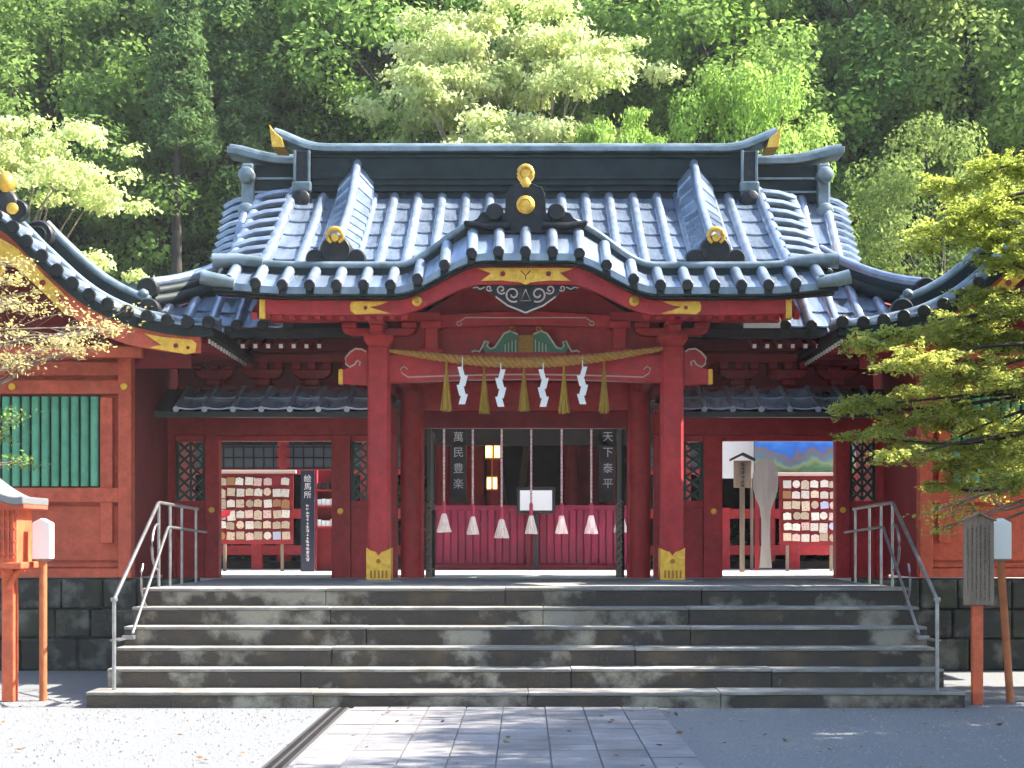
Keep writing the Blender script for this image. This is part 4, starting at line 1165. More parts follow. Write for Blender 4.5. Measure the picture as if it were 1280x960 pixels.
def plaques():
    for s, chars, lab in ((-1,'萬民豊楽','black plaque with a vertical line of white characters beside the left inner pillar'),(1,'天下泰平','black plaque with white characters 天下泰平 beside the right inner pillar')):
        D = 30.6; px = 573 if s < 0 else 758
        x = (px-CX)*D/FPX; y = D-CAMD
        z0 = EYE + (CY-628)*D/FPX; z1 = EYE + (CY-505)*D/FPX
        t = thing('plaque', (x,y,z0), lab, 'plaque', 'inscribed plaques of the worship hall')
        build('board', MB().box(x-.15,x+.15,y,y+.04,z0,z1), M['black'], t, bev=.008)
        m = MB()
        for k, ch in enumerate(chars):
            text_into(m, ch, (x+.03*(1 if s>0 else 0), EYE + (CY-(546+19.5*k))*D/FPX), .205, y-.004)
        build('lettering', m, mat('faded_white', (.42,.43,.44), .7), t)['kind'] = 'stuff'
        if s > 0: build('corner_mark', MB().box(x-.11,x+.09,y-.004,y-.001,z1-.28,z1-.10), mat('blue_mark', (.01,.05,.22), .5), t)
plaques()

def interior_things():
    # glowing lanterns in the hall
    for (px, py, sc, lab) in ((616,562,1.0,'glowing lantern hanging in the dark hall, upper of two'),(615,604,.7,'small dim glowing lantern in the dark hall, lower of two')):
        D = 31.2; p = PX(px, py, D); t = thing('hanging_lantern', p, lab, 'lantern', 'lit lanterns inside the hall')
        w = .15*sc
        build('frame', MB().box(p.x-w,p.x+w,p.y-w,p.y+w,p.z+.15*sc,p.z+.19*sc).box(p.x-w,p.x+w,p.y-w,p.y+w,p.z-.19*sc,p.z-.16*sc).tube([(p.x,p.y,p.z+.18*sc),(p.x,p.y,p.z+.9)], .01, 6), M['gold'], t)
        for q in (-1, 1): build('pane', MB().box(p.x+q*w*.55-w*.36,p.x+q*w*.55+w*.36,p.y-w*.8,p.y+w*.8,p.z-.155*sc,p.z+.148*sc), M['lamp'], t, bev=.01)
        if sc == 1.0: build('pane', MB().lathe([(.02,-.05),(.05,0),(.02,.05)], (p.x+.0,p.y,p.z+.27), 10), M['lamp'], t, smooth=True)
    # white notice board in front of the barrier
    a, b = PX(650,638,29.3), PX(690,613,29.3)
    t = thing('notice_screen', (a.x,a.y,a.z), 'small white notice board in a dark frame above the purple barrier', 'notice board')
    build('frame', MB().box(a.x-.06,b.x+.06,a.y,a.y+.05,a.z-.06,b.z+.06), M['black'], t, bev=.01)
    build('sheet', MB().box(a.x,b.x,a.y-.008,a.y-.002,a.z,b.z), M['paper'], t)
    build('stand', MB().box((a.x+b.x)/2-.04,(a.x+b.x)/2+.04,a.y+.0,a.y+.04,GZ,a.z-.062), M['black'], t)
interior_things()

ORD = ['first','second','third','fourth','fifth','sixth','seventh','eighth','ninth']
def ema_rack(px0, px1, py0, rows, cols, D, side, dpy, seed, post_px):
    sc = D/FPX; y = D - CAMD; r = random.Random(seed)
    x0, x1 = (px0-CX)*sc, (px1-CX)*sc; z1 = EYE + (CY-py0)*sc; dz = dpy*sc; zb = z1 - rows*dz
    t = thing('tablet_rack', ((x0+x1)/2,y,GZ), f'wooden rack hung with votive tablets behind the {side} doorway', 'rack', 'votive tablet racks')
    for pp in post_px:
        xx = (pp-CX)*sc; build('post', MB().box(xx-.025,xx+.025,y+.05,y+.10,GZ,z1+.10), M['oldwood'], t)
    build('back_board', MB().box(x0-.05,x1+.05,y+.02,y+.045,zb-.02,z1+.06), M['maroon'], t)
    build('top_rail', MB().box(x0-.10,x1+.10,y-.02,y+.08,z1+.075,z1+.13), M['pale'], t, bev=.008)
    for k in range(rows): build('rail', MB().box(x0-.05,x1+.05,y-.002,y+.018,z1-k*dz+.015,z1-k*dz+.035), M['maroon'], t)
    dx = (x1-x0)/cols; w = dx*.86; h = dz*.70
    pent = MB().prism([(-w/2,-h),(w/2,-h),(w/2,-h*.18),(0,0),(-w/2,-h*.18)][::1], -.010, .002)
    sq = MB().prism([(-w/2,-h*1.02),(w/2,-h*1.02),(w/2,-.0),(-w/2,-.0)], -.010, .002)
    rnd = MB().prism([(w*.5*math.cos(a), -h*.5+h*.52*math.sin(a)) for a in [R(30*k) for k in range(12)]], -.010, .002)
    mats = [M['palewood'], mat(f'tablet_white_{seed}', (.74,.66,.58), .7, c2=(.32,.24,.22), nscale=42, nlo=.56, nhi=.64, var=.12), mat(f'tablet_pink_{seed}', (.72,.50,.44), .7, c2=(.40,.14,.12), nscale=36, nlo=.55, nhi=.63, var=.12), mat(f'tablet_blue_{seed}', (.45,.47,.62), .7, var=.12), mat(f'tablet_brown_{seed}', (.36,.17,.07), .7)]
    names_ = ['pale wooden','whitish wooden','pinkish','bluish','brown']
    meshes = [[shared('votive_tablet', g, m_) for m_ in mats] for g in (sq, pent, rnd)]
    for i in range(rows):
        for j in range(cols):
            if r.random() < .04: continue
            g = r.choice([0,0,0,1,1,2] if side == 'left' else [0,0,1,1,2]); c = r.choices(range(5), [5,7,3 if side == 'right' else 1,1,.6])[0]
            o = inst('votive_tablet', meshes[g][c], None, None, (x0+dx*(j+.5)+r.uniform(-.008,.008), y-.012, z1-i*dz+r.uniform(-.012,.008)), (R(r.uniform(-4,0)), R(r.uniform(-5,5)), R(r.uniform(-6,6))), (1,1,1.25 if r.random()<.12 else 1))
            tag(o, f'{names_[c]} votive tablet, {ORD[i]} row down, {ORD[j]} from left, on the {side} rack', 'votive tablet', f'votive tablets on the {side} rack')
ema_rack(272, 363, 597, 6, 8, 28.0, 'left', 13.6, 3, (280, 352))
ema_rack(978, 1047, 600, 6, 6, 28.0, 'right', 13.4, 4, (985, 1040))

def courtyard_things():
    D = 27.6; sc = D/FPX; y = D-CAMD
    # red sash at the left end of the rack
    p = PX(280, 643, 27.7)
    m = MB().add([(p.x-.10,p.y,p.z+.06),(p.x+.12,p.y,p.z+.08),(p.x+.10,p.y-.02,p.z-.02),(p.x-.10,p.y,p.z-.10),(p.x-.10,p.y+.01,p.z+.06),(p.x+.12,p.y+.01,p.z+.08),(p.x+.10,p.y-.01,p.z-.02),(p.x-.10,p.y+.01,p.z-.10)],
          [(3,2,1,0),(4,5,6,7),(0,1,5,4),(1,2,6,5),(2,3,7,6),(3,0,4,7)])
    tag(build('red_cloth', m, mat('bright_red_cloth', (.7,.03,.04), .7)), 'bright red cloth tied at the left end of the left tablet rack', 'cloth')
    # navy banner sign with white characters
    a, b = PX(376,705,D), PX(393,588,D)
    t = thing('vertical_sign', ((a.x+b.x)/2,y,GZ), 'tall narrow navy sign with white vertical lettering behind the left doorway', 'sign')
    build('board', MB().box(a.x,b.x,y,y+.05,GZ,b.z), M['navy'], t, bev=.006)
    m = MB(); xc = (a.x+b.x)/2
    for k, ch in enumerate('絵馬所'): text_into(m, ch, (xc, EYE+(CY-(598+10.2*k))*sc), .132, y-.004)
    r = random.Random(1)
    ink_marks(m, xc-.032, xc+.032, EYE+(CY-700)*sc, EYE+(CY-630)*sc, y-.004, r, step=.062)
    build('lettering', m, M['white'], t)
    # shelf unit with white slips
    a, b = PX(395,706,28.2), PX(420,588,28.2); yy = a.y
    t = thing('slip_shelf', ((a.x+b.x)/2,yy,GZ), 'dark red shelf unit with white paper slips beside the navy sign', 'shelf')
    build('frame', MB().box(a.x,a.x+.03,yy-.12,yy+.1,GZ,b.z).box(b.x-.03,b.x,yy-.12,yy+.1,GZ,b.z).box(a.x,b.x,yy+.08,yy+.10,GZ,b.z), M['maroon'], t)
    for py in (612,632,658): 
        z = EYE+(CY-py)*28.2/FPX; build('shelf', MB().box(a.x+.032,b.x-.032,yy-.12,yy+.078,z-.03,z), M['red'], t)
    r = random.Random(3)
    for py, mt in ((632,M['paper']),(658,M['paper']),(612,M['dark'])):
        z = EYE+(CY-py)*28.2/FPX
        for k in range(4): build('paper_slip', MB().box(a.x+.04+.075*k,a.x+.105+.075*k,yy-.10,yy-.02,z+.001,z+.12+r.uniform(-.02,.01)), mt, t)
    # ---- right doorway: giant wooden rice paddle
    D = 27.0; sc = D/FPX; y = D-CAMD
    xs = (957-CX)*sc
    out = [(.0,571),(.08,572),(.13,575),(.17,582),(.205,592),(.215,602),(.205,612),(.17,622),(.12,630),(.09,637),(.075,648),(.072,664),(.075,682),(.09,697),(.105,710)]
    L = [(xs - w*.98, EYE+(CY-py)*sc) for w, py in out]; Rr = [(xs + w*.98, EYE+(CY-py)*sc) for w, py in out]
    tp = build('wooden_paddle', MB().strip(L[1:], Rr[1:], y-.03, y+.03), M['spoonw'])
    tag(tp, 'giant grey wooden rice paddle standing in the courtyard behind the right doorway', 'paddle')
    # small roofed notice board on a post
    p = PX(928, 592, 27.3); y2 = p.y
    t = thing('roofed_notice', (p.x,y2,GZ), 'small roofed wooden notice board on a post left of the giant paddle', 'notice board')
    build('post', MB().box(p.x-.04,p.x+.04,y2,y2+.06,GZ,p.z-.10), M['oldwood'], t)
    build('board', MB().box(p.x-.15,p.x+.15,y2-.03,y2+.0,p.z-.24,p.z+.22), M['oldwood'], t, bev=.006)
    build('roof', MB().prism([(p.x-.21,p.z+.21),(p.x,p.z+.31),(p.x+.21,p.z+.21),(p.x+.21,p.z+.25),(p.x,p.z+.355),(p.x-.21,p.z+.25)][::-1], y2-.10, y2+.08), M['dark'], t)
    m = MB(); ink_marks(m, p.x-.04, p.x+.04, p.z-.18, p.z+.18, y2-.0315, random.Random(8), step=.07)
    build('lettering', m, M['ink'], t)['kind'] = 'stuff'
    # painted panel (flat picture) in the background: blue sky over hills
    pm = bpy.data.materials.new('painted_panel'); pm.use_nodes = True
    N, Lk = pm.node_tree.nodes, pm.node_tree.links; bs = N['Principled BSDF']; bs.inputs['Roughness'].default_value = .6
    geo = N.new('ShaderNodeNewGeometry'); sp = N.new('ShaderNodeSeparateXYZ'); Lk.new(geo.outputs['Position'], sp.inputs[0])
    nz = N.new('ShaderNodeTexNoise'); nz.inputs['Scale'].default_value = 2.2; nz.inputs['Detail'].default_value = 5; Lk.new(geo.outputs['Position'], nz.inputs['Vector'])
    ad = N.new('ShaderNodeMath'); ad.operation = 'MULTIPLY_ADD'; ad.inputs[1].default_value = .9; Lk.new(nz.outputs[0], ad.inputs[0]); Lk.new(sp.outputs['Z'], ad.inputs[2])
    mr = N.new('ShaderNodeMapRange'); mr.inputs[1].default_value = 3.25; mr.inputs[2].default_value = 4.15; Lk.new(ad.outputs[0], mr.inputs[0])
    cr = N.new('ShaderNodeValToRGB'); Lk.new(mr.outputs[0], cr.inputs[0]); e = cr.color_ramp.elements
    e[0].position = 0; e[0].color = (.30,.40,.30,1); e[1].position = 1; e[1].color = (.10,.28,.62,1)
    for ps, cc in ((.2,(.10,.24,.10,1)),(.32,(.32,.36,.16,1)),(.42,(.10,.22,.30,1)),(.55,(.22,.16,.14,1)),(.66,(.03,.16,.60,1)),(.85,(.06,.30,.75,1))):
        q = e.new(ps); q.color = cc
    Lk.new(cr.outputs[0], bs.inputs['Base Color'])
    a, b = PX(943,590,28.6), PX(1075,545,28.6); yp = a.y
    t = thing('painted_panel', ((a.x+b.x)/2, yp, GZ), 'large painted panel of blue sky over green hills behind the right tablet rack', 'picture')
    build('picture', MB().box(a.x,b.x,yp-.02,yp,a.z,b.z+.25), pm, t)
    build('frame', MB().box(a.x,b.x,yp-.05,yp+.03,a.z-.09,a.z-.003), M['red'], t)
    for x in (a.x+.05, b.x-.05): build('post', MB().box(x-.04,x+.04,yp+.001,yp+.06,GZ,b.z+.25), M['maroon'], t)
    # white wall panel left of the picture and hanging sheet
    a, b = PX(896,598,28.9), PX(942,540,28.9)
    t = thing('white_screen', ((a.x+b.x)/2,a.y,GZ), 'pale blue-white screen behind the roofed notice board', 'screen')
    build('sheet', MB().box(a.x,b.x,a.y-.02,a.y,a.z,b.z+.2), M['white'], t)
    for x in (a.x+.03, b.x-.03): build('post', MB().box(x-.025,x+.025,a.y+.001,a.y+.05,GZ,b.z+.2), M['oldwood'], t)
    p = PX(965,585,28.4)
    m = MB().disc((p.x,p.y,p.z), .14, .05, 14)
    # stone lantern base seen low on the left
courtyard_things()

# ================================================================== FORECOURT THINGS
def lantern_stand(s):
    # orange offertory lantern on a post, half out of frame
    side = 'left' if s < 0 else 'right'
    x = -5.72 if s < 0 else 5.98; y = -4.0 if s < 0 else -3.9
    t = thing('lantern_stand', (x,y,0), f'bright orange wooden lantern stand with curved grey roof at the {side} edge of the forecourt', 'lantern', 'orange lantern stands')
    for dx in (-.30, .22):
        build('leg', MB().box(x+dx-.0,x+dx+.13,y-.08,y+.08,.0,1.42), M['orange'], t, bev=.012)
    zc = 1.45
    build('box', MB().box(x-.46,x+.44,y-.26,y+.26,zc,zc+.62), M['orange'], t, bev=.012)
    build('rail', MB().box(x-.52,x+.50,y-.30,y+.30,zc-.05,zc+.02), M['orange'], t, bev=.012)
    for k in range(5): build('lattice_bar', MB().box(x+.20+.05*k,x+.215+.05*k,y-.285,y-.262,zc+.06,zc+.56), M['verm'], t)
    for k in range(4): build('lattice_bar', MB().box(x+.18,x+.43,y-.29,y-.262,zc+.10+.13*k,zc+.115+.13*k), M['verm'], t)
    build('brace', MB().tube([(x+.29,y-.1,1.20),(x+.38,y-.1,1.34),(x+.46,y-.1,1.40)], .035, 8), M['orange'], t, smooth=True)
    n = 16; w = .56
    f = lambda u: zc+.62 + .30*max(0,1-abs(u))**1.6 - .02 + .05*abs(u)**4
    xs = [x + w*(2*i/n-1) for i in range(n+1)]
    build('roof', MB().strip([(q, f((q-x)/w)+.05) for q in xs], [(q, f((q-x)/w)-.03) for q in xs], y-.45, y+.45), mat('lantern_roof_copper', (.20,.20,.21), .5, .3) if s < 0 else bpy.data.materials['lantern_roof_copper'], t, bev=.01)
    build('roof_edge', MB().strip([(q, f((q-x)/w)-.032) for q in xs], [(q, f((q-x)/w)-.07) for q in xs], y-.42, y+.42), M['verm'], t)
lantern_stand(-1); lantern_stand(1)

def box_on_pole(s):
    x, y = (-5.10,-3.95) if s < 0 else (5.08,-4.1)
    side = 'left' if s < 0 else 'right'
    tilt = 0.0 if s < 0 else .07
    t = thing('white_box_on_pole', (x,y,0), f'white paper lamp box on a thin orange pole at the {side} side', 'post lamp', 'white boxes on orange poles')
    xt = x - tilt*1.5
    mt = mat('worn_orange_pole', (.46,.14,.045), .6, c2=(.34,.10,.035), nscale=8) if s < 0 else bpy.data.materials['worn_orange_pole']
    build('pole', MB().tube([(x+.0,y,0),(xt,y,1.50)], .042, 10), mt, t, smooth=True)
    b = MB().add([(xt-.095,y-.08,1.50),(xt+.095,y-.08,1.50),(xt+.095,y+.08,1.50),(xt-.095,y+.08,1.50),(xt-.095,y-.08,1.88),(xt+.095,y-.08,1.88),(xt+.095,y+.08,1.88),(xt-.095,y+.08,1.88),(xt,y-.08,1.93),(xt,y+.08,1.93)],
                 [(3,2,1,0),(0,1,5,8,4),(1,2,6,5),(2,3,7,9,6),(3,0,4,7),(4,8,9,7),(8,5,6,9)])
    build('box', b, M['white'], t, bev=.008)
    build('box_lid', MB().box(xt-.07,xt+.07,y-.06,y+.06,1.478,1.499), M['oldwood'], t)
box_on_pole(-1); box_on_pole(1)

def wooden_sign():
    x, y = 4.66, -4.35
    t = thing('wooden_signboard', (x,y,0), 'weathered wooden signboard with columns of fine brush writing on a red post', 'signboard')
    build('post', MB().box(x-.055,x+.055,y-.04,y+.04,0,1.04), M['orange'], t, bev=.008)
    z0, z1 = 1.03, 1.90
    b = MB().prism([(x-.155,z0),(x+.155,z0),(x+.155,z1),(x,z1+.06),(x-.155,z1)], y-.075, y-.045)
    bd = build('board', b, M['oldwood'], t, bev=.004)
    m = MB(); r = random.Random(12)
    for k in range(6):
        xx = x + .105 - .044*k
        ink_marks(m, xx-.011, xx+.011, z0+.05 + (.1*r.random() if k > 3 else 0), z1-.05-.02*(k%2), y-.076, r, step=.026)
    build('lettering', m, M['ink'], t)['kind'] = 'stuff'
    for q in (-1, 1):
        build('cap_board', MB().bar((x-q*.005,y-.06,z1+.075),(x+q*.175,y-.06,z1+.0), .09, .018), M['oldwood'], t)
wooden_sign()

# ================================================================== TREES
def leaf_obj(name, C, Nn, size, aspect, mt, parent=None, loc=(0,0,0), droop=0.0):
    n = len(C)
    t = rng.normal(size=(n,3)); t[:,2] -= droop
    t -= (t*Nn).sum(1, keepdims=True)*Nn; t /= np.linalg.norm(t, axis=1, keepdims=True)+1e-9
    b = np.cross(Nn, t)
    s = np.asarray(size).reshape(-1,1)
    V = np.stack([C - t*s*.5, C + b*s*aspect*.5 - t*s*.05, C + t*s*.5, C - b*s*aspect*.5 - t*s*.05], 1).reshape(-1,3)
    me = bpy.data.meshes.new(name)
    me.vertices.add(4*n); me.vertices.foreach_set('co', V.astype(np.float32).ravel())
    me.loops.add(4*n); me.loops.foreach_set('vertex_index', np.arange(4*n, dtype=np.int32))
    me.polygons.add(n); me.polygons.foreach_set('loop_start', np.arange(0,4*n,4,dtype=np.int32)); me.polygons.foreach_set('loop_total', np.full(n,4,dtype=np.int32))
    me.update(); me.validate()
    if mt is not None: me.materials.append(mt)
    return me
def clump_cloud(centers, radii, per, flat, size, up=.6):
    Cs, Ns, Ss = [], [], []
    for c, r, k in zip(centers, radii, per):
        d = rng.normal(size=(k,3)); d /= np.linalg.norm(d, axis=1, keepdims=True)
        rad = r*(.35 + .65*rng.random((k,1))**.6)
        p = d*rad; p[:,2] *= flat
        nn = d*.6 + rng.normal(size=(k,3))*.5; nn[:,2] += up; nn /= np.linalg.norm(nn, axis=1, keepdims=True)
        Cs.append(c + p); Ns.append(nn); Ss.append(size*(.6 + .8*rng.random(k)))
    return np.concatenate(Cs), np.concatenate(Ns), np.concatenate(Ss)
def limb_tube(m, a, b, r0, r1, bend, n=6, seg=7):
    a, b = np.array(a, float), np.array(b, float); pts = []
    off = rng.normal(size=3)*bend
    for i in range(seg):
        t = i/(seg-1); pts.append(tuple(a + (b-a)*t + off*math.sin(math.pi*t) + np.array([0,0,bend*.6*math.sin(math.pi*t)])))
    m.tube(pts, [r0 + (r1-r0)*i/(seg-1) for i in range(seg)], n, cap=False); return pts
def mesh_from(mb, name, mt):
    me = bpy.data.meshes.new(name); me.from_pydata(mb.v, [], mb.f); me.polygons.foreach_set('use_smooth', [True]*len(me.polygons)); me.materials.append(mt); me.update(); return me

def broadleaf(H=12, rx=3.2, z0=.32, nc=110, per=300, size=.135, bark='bark'):
    m = MB(); top = np.array([rng.normal()*.4, rng.normal()*.4, H*.82])
    limb_tube(m, (0,0,-1), top, .26, .06, .35, 8, 9)
    cz = H*(z0+1)/2; rz = H*(1-z0)/2
    cs, rs = [], []
    for i in range(nc):
        d = rng.normal(size=3); d /= np.linalg.norm(d); q = .35 + .65*rng.random()**.45
        lump = 1 + .22*math.sin(3*math.atan2(d[1],d[0]) + 2*d[2])
        c = np.array([d[0]*rx*q*lump, d[1]*rx*q*lump, cz + d[2]*rz*q]); cs.append(c); rs.append(rng.uniform(.5,.95))
        if i % 4 == 0:
            zb = max(H*.18, c[2]*.62); limb_tube(m, (0,0,zb), c, .075, .015, .25, 5, 6)
    C, Nn, Ss = clump_cloud(cs, rs, [int(per*r*r*1.6) for r in rs], .62, size)
    return m, (C, Nn, Ss, .62)
def cedar(H=16, rx=2.3, z0=.25, size=.20):
    m = MB(); limb_tube(m, (0,0,-1), (0,0,H), .30, .03, .12, 8, 9); cs, rs = [], []
    z = H*z0
    while z < H*.99:
        R_ = rx*(1 - (z/H)**1.5)*rng.uniform(.8,1.15) + .25; k = 5
        a0 = rng.random()*6.28
        for j in range(k):
            a = a0 + 6.28*j/k + rng.normal()*.25
            for q in (.45,.8,1.0):
                cs.append(np.array([R_*q*math.cos(a), R_*q*math.sin(a), z - .35*q*q])); rs.append(rng.uniform(.32,.55))
            limb_tube(m, (0,0,z), (R_*math.cos(a), R_*math.sin(a), z-.35), .05, .01, .05, 4, 4)
        z += .62
    C, Nn, Ss = clump_cloud(cs, rs, [int(60+90*r) for r in rs], .7, size, .3)
    return m, (C, Nn, Ss, .34)
def maple(H=6, R_=3.2, layers=26, size=.11, z0=.35, per=620, lean=(0,0)):
    m = MB(); cs, rs = [], []
    for k in range(4):
        a = 6.28*k/4 + rng.random(); limb_tube(m, (0,0,-.5), (math.cos(a)*R_*.4, math.sin(a)*R_*.4, H*.72), .09, .035, .2, 7, 8)
    for i in range(layers):
        u = rng.random()**.8; z = H*(z0 + (1-z0)*u); rmax = R_*(1.0 - .75*max(0,u-.25)**1.3); rr = rmax*math.sqrt(rng.random())
        a = rng.random()*6.28; z -= .10*rr*rr/R_
        main = np.array([rr*math.cos(a), rr*math.sin(a), z])
        limb_tube(m, (main[0]*.25, main[1]*.25, z*.66), main - np.array([0,0,.06]), .030, .008, .12, 5, 6)
        for q in range(5):
            cs.append(main + rng.normal(size=3)*np.array([.42,.42,.07])); rs.append(rng.uniform(.16,.42))
    C, Nn, Ss = clump_cloud(cs, rs, [int(per*r*r)+20 for r in rs], .22, size, 1.1)
    C = C + rng.normal(size=C.shape)*np.array([.07,.07,.03])
    return m, (C, Nn, Ss, .75)

KINDS = {}
def proto(key, gen, leaf, bark='bark'):
    m, (C, Nn, Ss, asp) = gen
    KINDS[key] = (mesh_from(m, 'trunk', M[bark]), leaf_obj('crown', C, Nn, Ss, asp, None), leaf)
proto('b1', broadleaf(12, 3.2), 'mid'); proto('b2', broadleaf(13, 2.7, .25, 100), 'deep'); proto('b3', broadleaf(11, 3.6, .3, 105), 'bright'); proto('b4', broadleaf(10, 3.3, .15, 130, 300, .12), 'olive')
proto('c1', cedar(17, 2.3), 'cedar'); proto('c2', cedar(15, 2.0, .4), 'cedar')
proto('c3', cedar(18, 1.5, .72), 'cedar')
proto('m1', maple(6.5, 3.3, 95, .078, .35, 1700), 'pale', 'lightbark'); proto('m2', maple(5.5, 2.8, 65, .078, .35, 1500), 'bright', 'lightbark')
LEAFCOPY = {}
def place_tree(key, loc, sc, rot, label, group, leaf=None, name='broadleaf_tree', cat='tree', szs=1.0):
    tr, cr, lf = KINDS[key]; lf = leaf or lf
    o = bpy.data.objects.new(name, None); col.objects.link(o); o.location = loc; o.rotation_euler = (0,0,rot); o.scale = (sc,sc,sc*szs)
    a = bpy.data.objects.new('trunk', tr); col.objects.link(a); a.parent = o
    k = (key, lf)
    if k not in LEAFCOPY:
        me = cr if not cr.materials else cr.copy()
        if me.materials: me.materials[0] = LEAF[lf]
        else: me.materials.append(LEAF[lf])
        LEAFCOPY[k] = me
    b = bpy.data.objects.new('crown', LEAFCOPY[k]); col.objects.link(b); b.parent = o
    tag(o, label, cat, group); return o

def hill_z(x, y):
    z = 1.05 + max(0, y-14)*.72 - .02*max(0, y-45)**1.3 + 1.2*math.sin(x*.13+1)*sstep(14,24,y)
    z += .35*max(0, abs(x)-16)*sstep(2,16,y)
    return z
def hillside():
    m = MB().grid(lambda x, y: (x, y, hill_z(x, y) if y > 12.1 else 1.05), [-60,-45,-35,-28,-22,-17,-12,-8,-4,0,4,8,12,17,22,28,35,45,60], [12.0,14,17,20,24,28,33,38,44,50,58,62])
    o = struct(build('hillside', m, M['soil'], smooth='all'))
hillside()

def forest():
    # one list per row, left to right: (screen x, kind, scale)
    rows = [
      (38.0, 'front row', [(-70,'b1',1.15,None),(70,'b1',1.1,'mid'),(165,'c2',1.05,None),(228,'b2',.95,'mid'),(300,'c1',.92,None),(385,'c2',1.12,'cedar'),(470,'b2',1.05,'mid'),(560,'b1',1.12,'mid'),(760,'b2',1.08,'mid'),(850,'b3',1.12,'bright'),(935,'b1',1.12,'mid'),(1040,'c1',.98,None),(1110,'b2',1.10,'deep'),(1205,'b4',1.22,'olive'),(1310,'b1',1.2,'mid')]),
      (44.0, 'second row', [(-40,'c1',1.1,None),(40,'b2',1.2,'mid'),(140,'b3',1.1,'mid'),(235,'c1',1.1,None),(330,'b1',1.1,'bright'),(420,'b2',1.2,'deep'),(520,'b1',1.2,'deep'),(610,'c1',1.1,None),(700,'b2',1.2,'mid'),(800,'b1',1.2,'deep'),(890,'b2',1.25,'mid'),(985,'b3',1.2,'bright'),(1080,'c1',1.15,None),(1170,'b2',1.2,'deep'),(1260,'b1',1.25,'mid'),(1340,'c1',1.1,None)]),
      (52.0, 'third row', [(0,'b1',1.25,'bright'),(110,'b2',1.25,'mid'),(210,'b3',1.2,'bright'),(310,'b2',1.25,'mid'),(410,'b1',1.25,'mid'),(520,'b3',1.25,'bright'),(640,'b2',1.3,'mid'),(740,'b1',1.3,'mid'),(850,'b3',1.25,'mid'),(950,'b2',1.3,'deep'),(1060,'b1',1.3,'mid'),(1170,'b3',1.3,'mid'),(1280,'b2',1.3,'mid')]),
      (62.0, 'hilltop row', [(20,'b1',1.4,'mid'),(180,'b2',1.4,'bright'),(330,'b1',1.4,'mid'),(480,'b3',1.4,'mid'),(640,'b1',1.4,'bright'),(800,'b2',1.4,'mid'),(960,'b1',1.4,'mid'),(1120,'b3',1.4,'mid'),(1270,'b1',1.4,'deep')]),
    ]
    words = {'b1':'rounded leafy tree','b2':'tall leafy tree','b3':'spreading leafy tree','b4':'bushy olive-green tree','c1':'tall dark cedar','c2':'slim dark cedar'}
    nth = ['first','second','third','fourth','fifth','sixth','seventh','eighth','ninth','tenth','eleventh','twelfth','thirteenth','fourteenth','fifteenth','sixteenth']
    r = random.Random(4)
    for D, rn, lst in rows:
        for i, (px, k, sc, lf) in enumerate(lst):
            d = D + r.uniform(-1.6,1.6); x = (px-CX)*d/FPX; y = d-CAMD
            place_tree(k, (x, y, hill_z(x,y)-.2), sc*r.uniform(.95,1.06), r.uniform(0,6.28), f'{words[k]} on the wooded hillside, {nth[i]} from the left in the {rn}', 'trees on the wooded hillside behind the gate', lf, 'cedar_tree' if k[0]=='c' else 'broadleaf_tree')
forest()

def shrubs():
    # low growth between the trunks: one uncountable mass
    cs, rs = [], []
    for i in range(420):
        d = rng.uniform(34, 60); x = rng.uniform(-.36,.36)*d; y = d-CAMD
        cs.append(np.array([x, y, hill_z(x,y)+rng.uniform(.2,1.6)])); rs.append(rng.uniform(.6,1.2))
    C, Nn, Ss = clump_cloud(cs, rs, [120]*len(cs), .7, .2)
    o = mesh_obj('undergrowth', leaf_obj('undergrowth', C, Nn, Ss, .6, LEAF['mid']), None, None, (0,0,0))
    o['kind'] = 'stuff'; tag(o, 'low leafy undergrowth covering the slope below the trees', 'undergrowth')
shrubs()

# pale spring maple right behind the ridge, smaller bright trees beside it
p = PX(640, 330, 34.5); place_tree('m1', (p.x, p.y, hill_z(p.x,p.y)), 1.16, .6, 'pale sunlit maple with spreading layered branches right behind the gate ridge', 'maples behind the gate', 'pale', 'maple_tree', szs=1.58)
p = PX(775, 330, 33.0); place_tree('m2', (p.x, p.y, hill_z(p.x,p.y)), .62, 2.1, 'small light green layered maple right of the pale maple', 'maples behind the gate', 'bright', 'maple_tree', szs=2.75)
p = PX(955, 330, 34.0); place_tree('b3', (p.x, p.y, hill_z(p.x,p.y)), .52, 1.0, 'low bright green rounded tree above the right end of the ridge', 'maples behind the gate', 'bright', 'broadleaf_tree', szs=1.9)
p = PX(40, 330, 27.5); place_tree('m2', (p.x-.6, p.y, 1.1), .92, 3.4, 'light green layered maple behind the left side hall roof', 'maples behind the gate', 'pale', 'maple_tree', szs=1.55)
p = PX(1150, 330, 32.0); place_tree('b4', (p.x+.3, p.y, 1.1), .62, 2.2, 'soft olive-green bush above the right side hall roof', 'maples behind the gate', 'olive', 'broadleaf_tree', szs=1.45)

for i, (px, D, sc) in enumerate([(224,34.6,.72),(287,36.0,.74),(412,38.5,.95),(60,37.5,.9)]):
    x = (px-CX)*D/FPX; place_tree('c3', (x, D-CAMD, 1.0), sc, i*1.1, f'cedar with a long bare trunk at the wood edge, {["second","third","fourth","first"][i]} from the left', 'bare-trunked cedars at the forest edge', None, 'cedar_tree')
# tall trees of the shrine grove beside the forecourt, out of the picture to the right
for i, (x, y, k, sc, lf) in enumerate([(10.0,-9.6,'b1',.98,'mid'),(12.0,-4.6,'b2',.98,'deep'),(9.6,-12.5,'b2',1.1,'mid'),(17.0,-7.0,'c1',1.0,None),(8.9,-6.0,'b1',.74,'deep'),(12.0,-16.0,'b3',1.2,'mid')]):
    place_tree(k, (x,y,0), sc, i*1.3, f'tall grove tree standing right of the forecourt, {ORD[i]} from the viewer', 'grove trees right of the forecourt', lf)

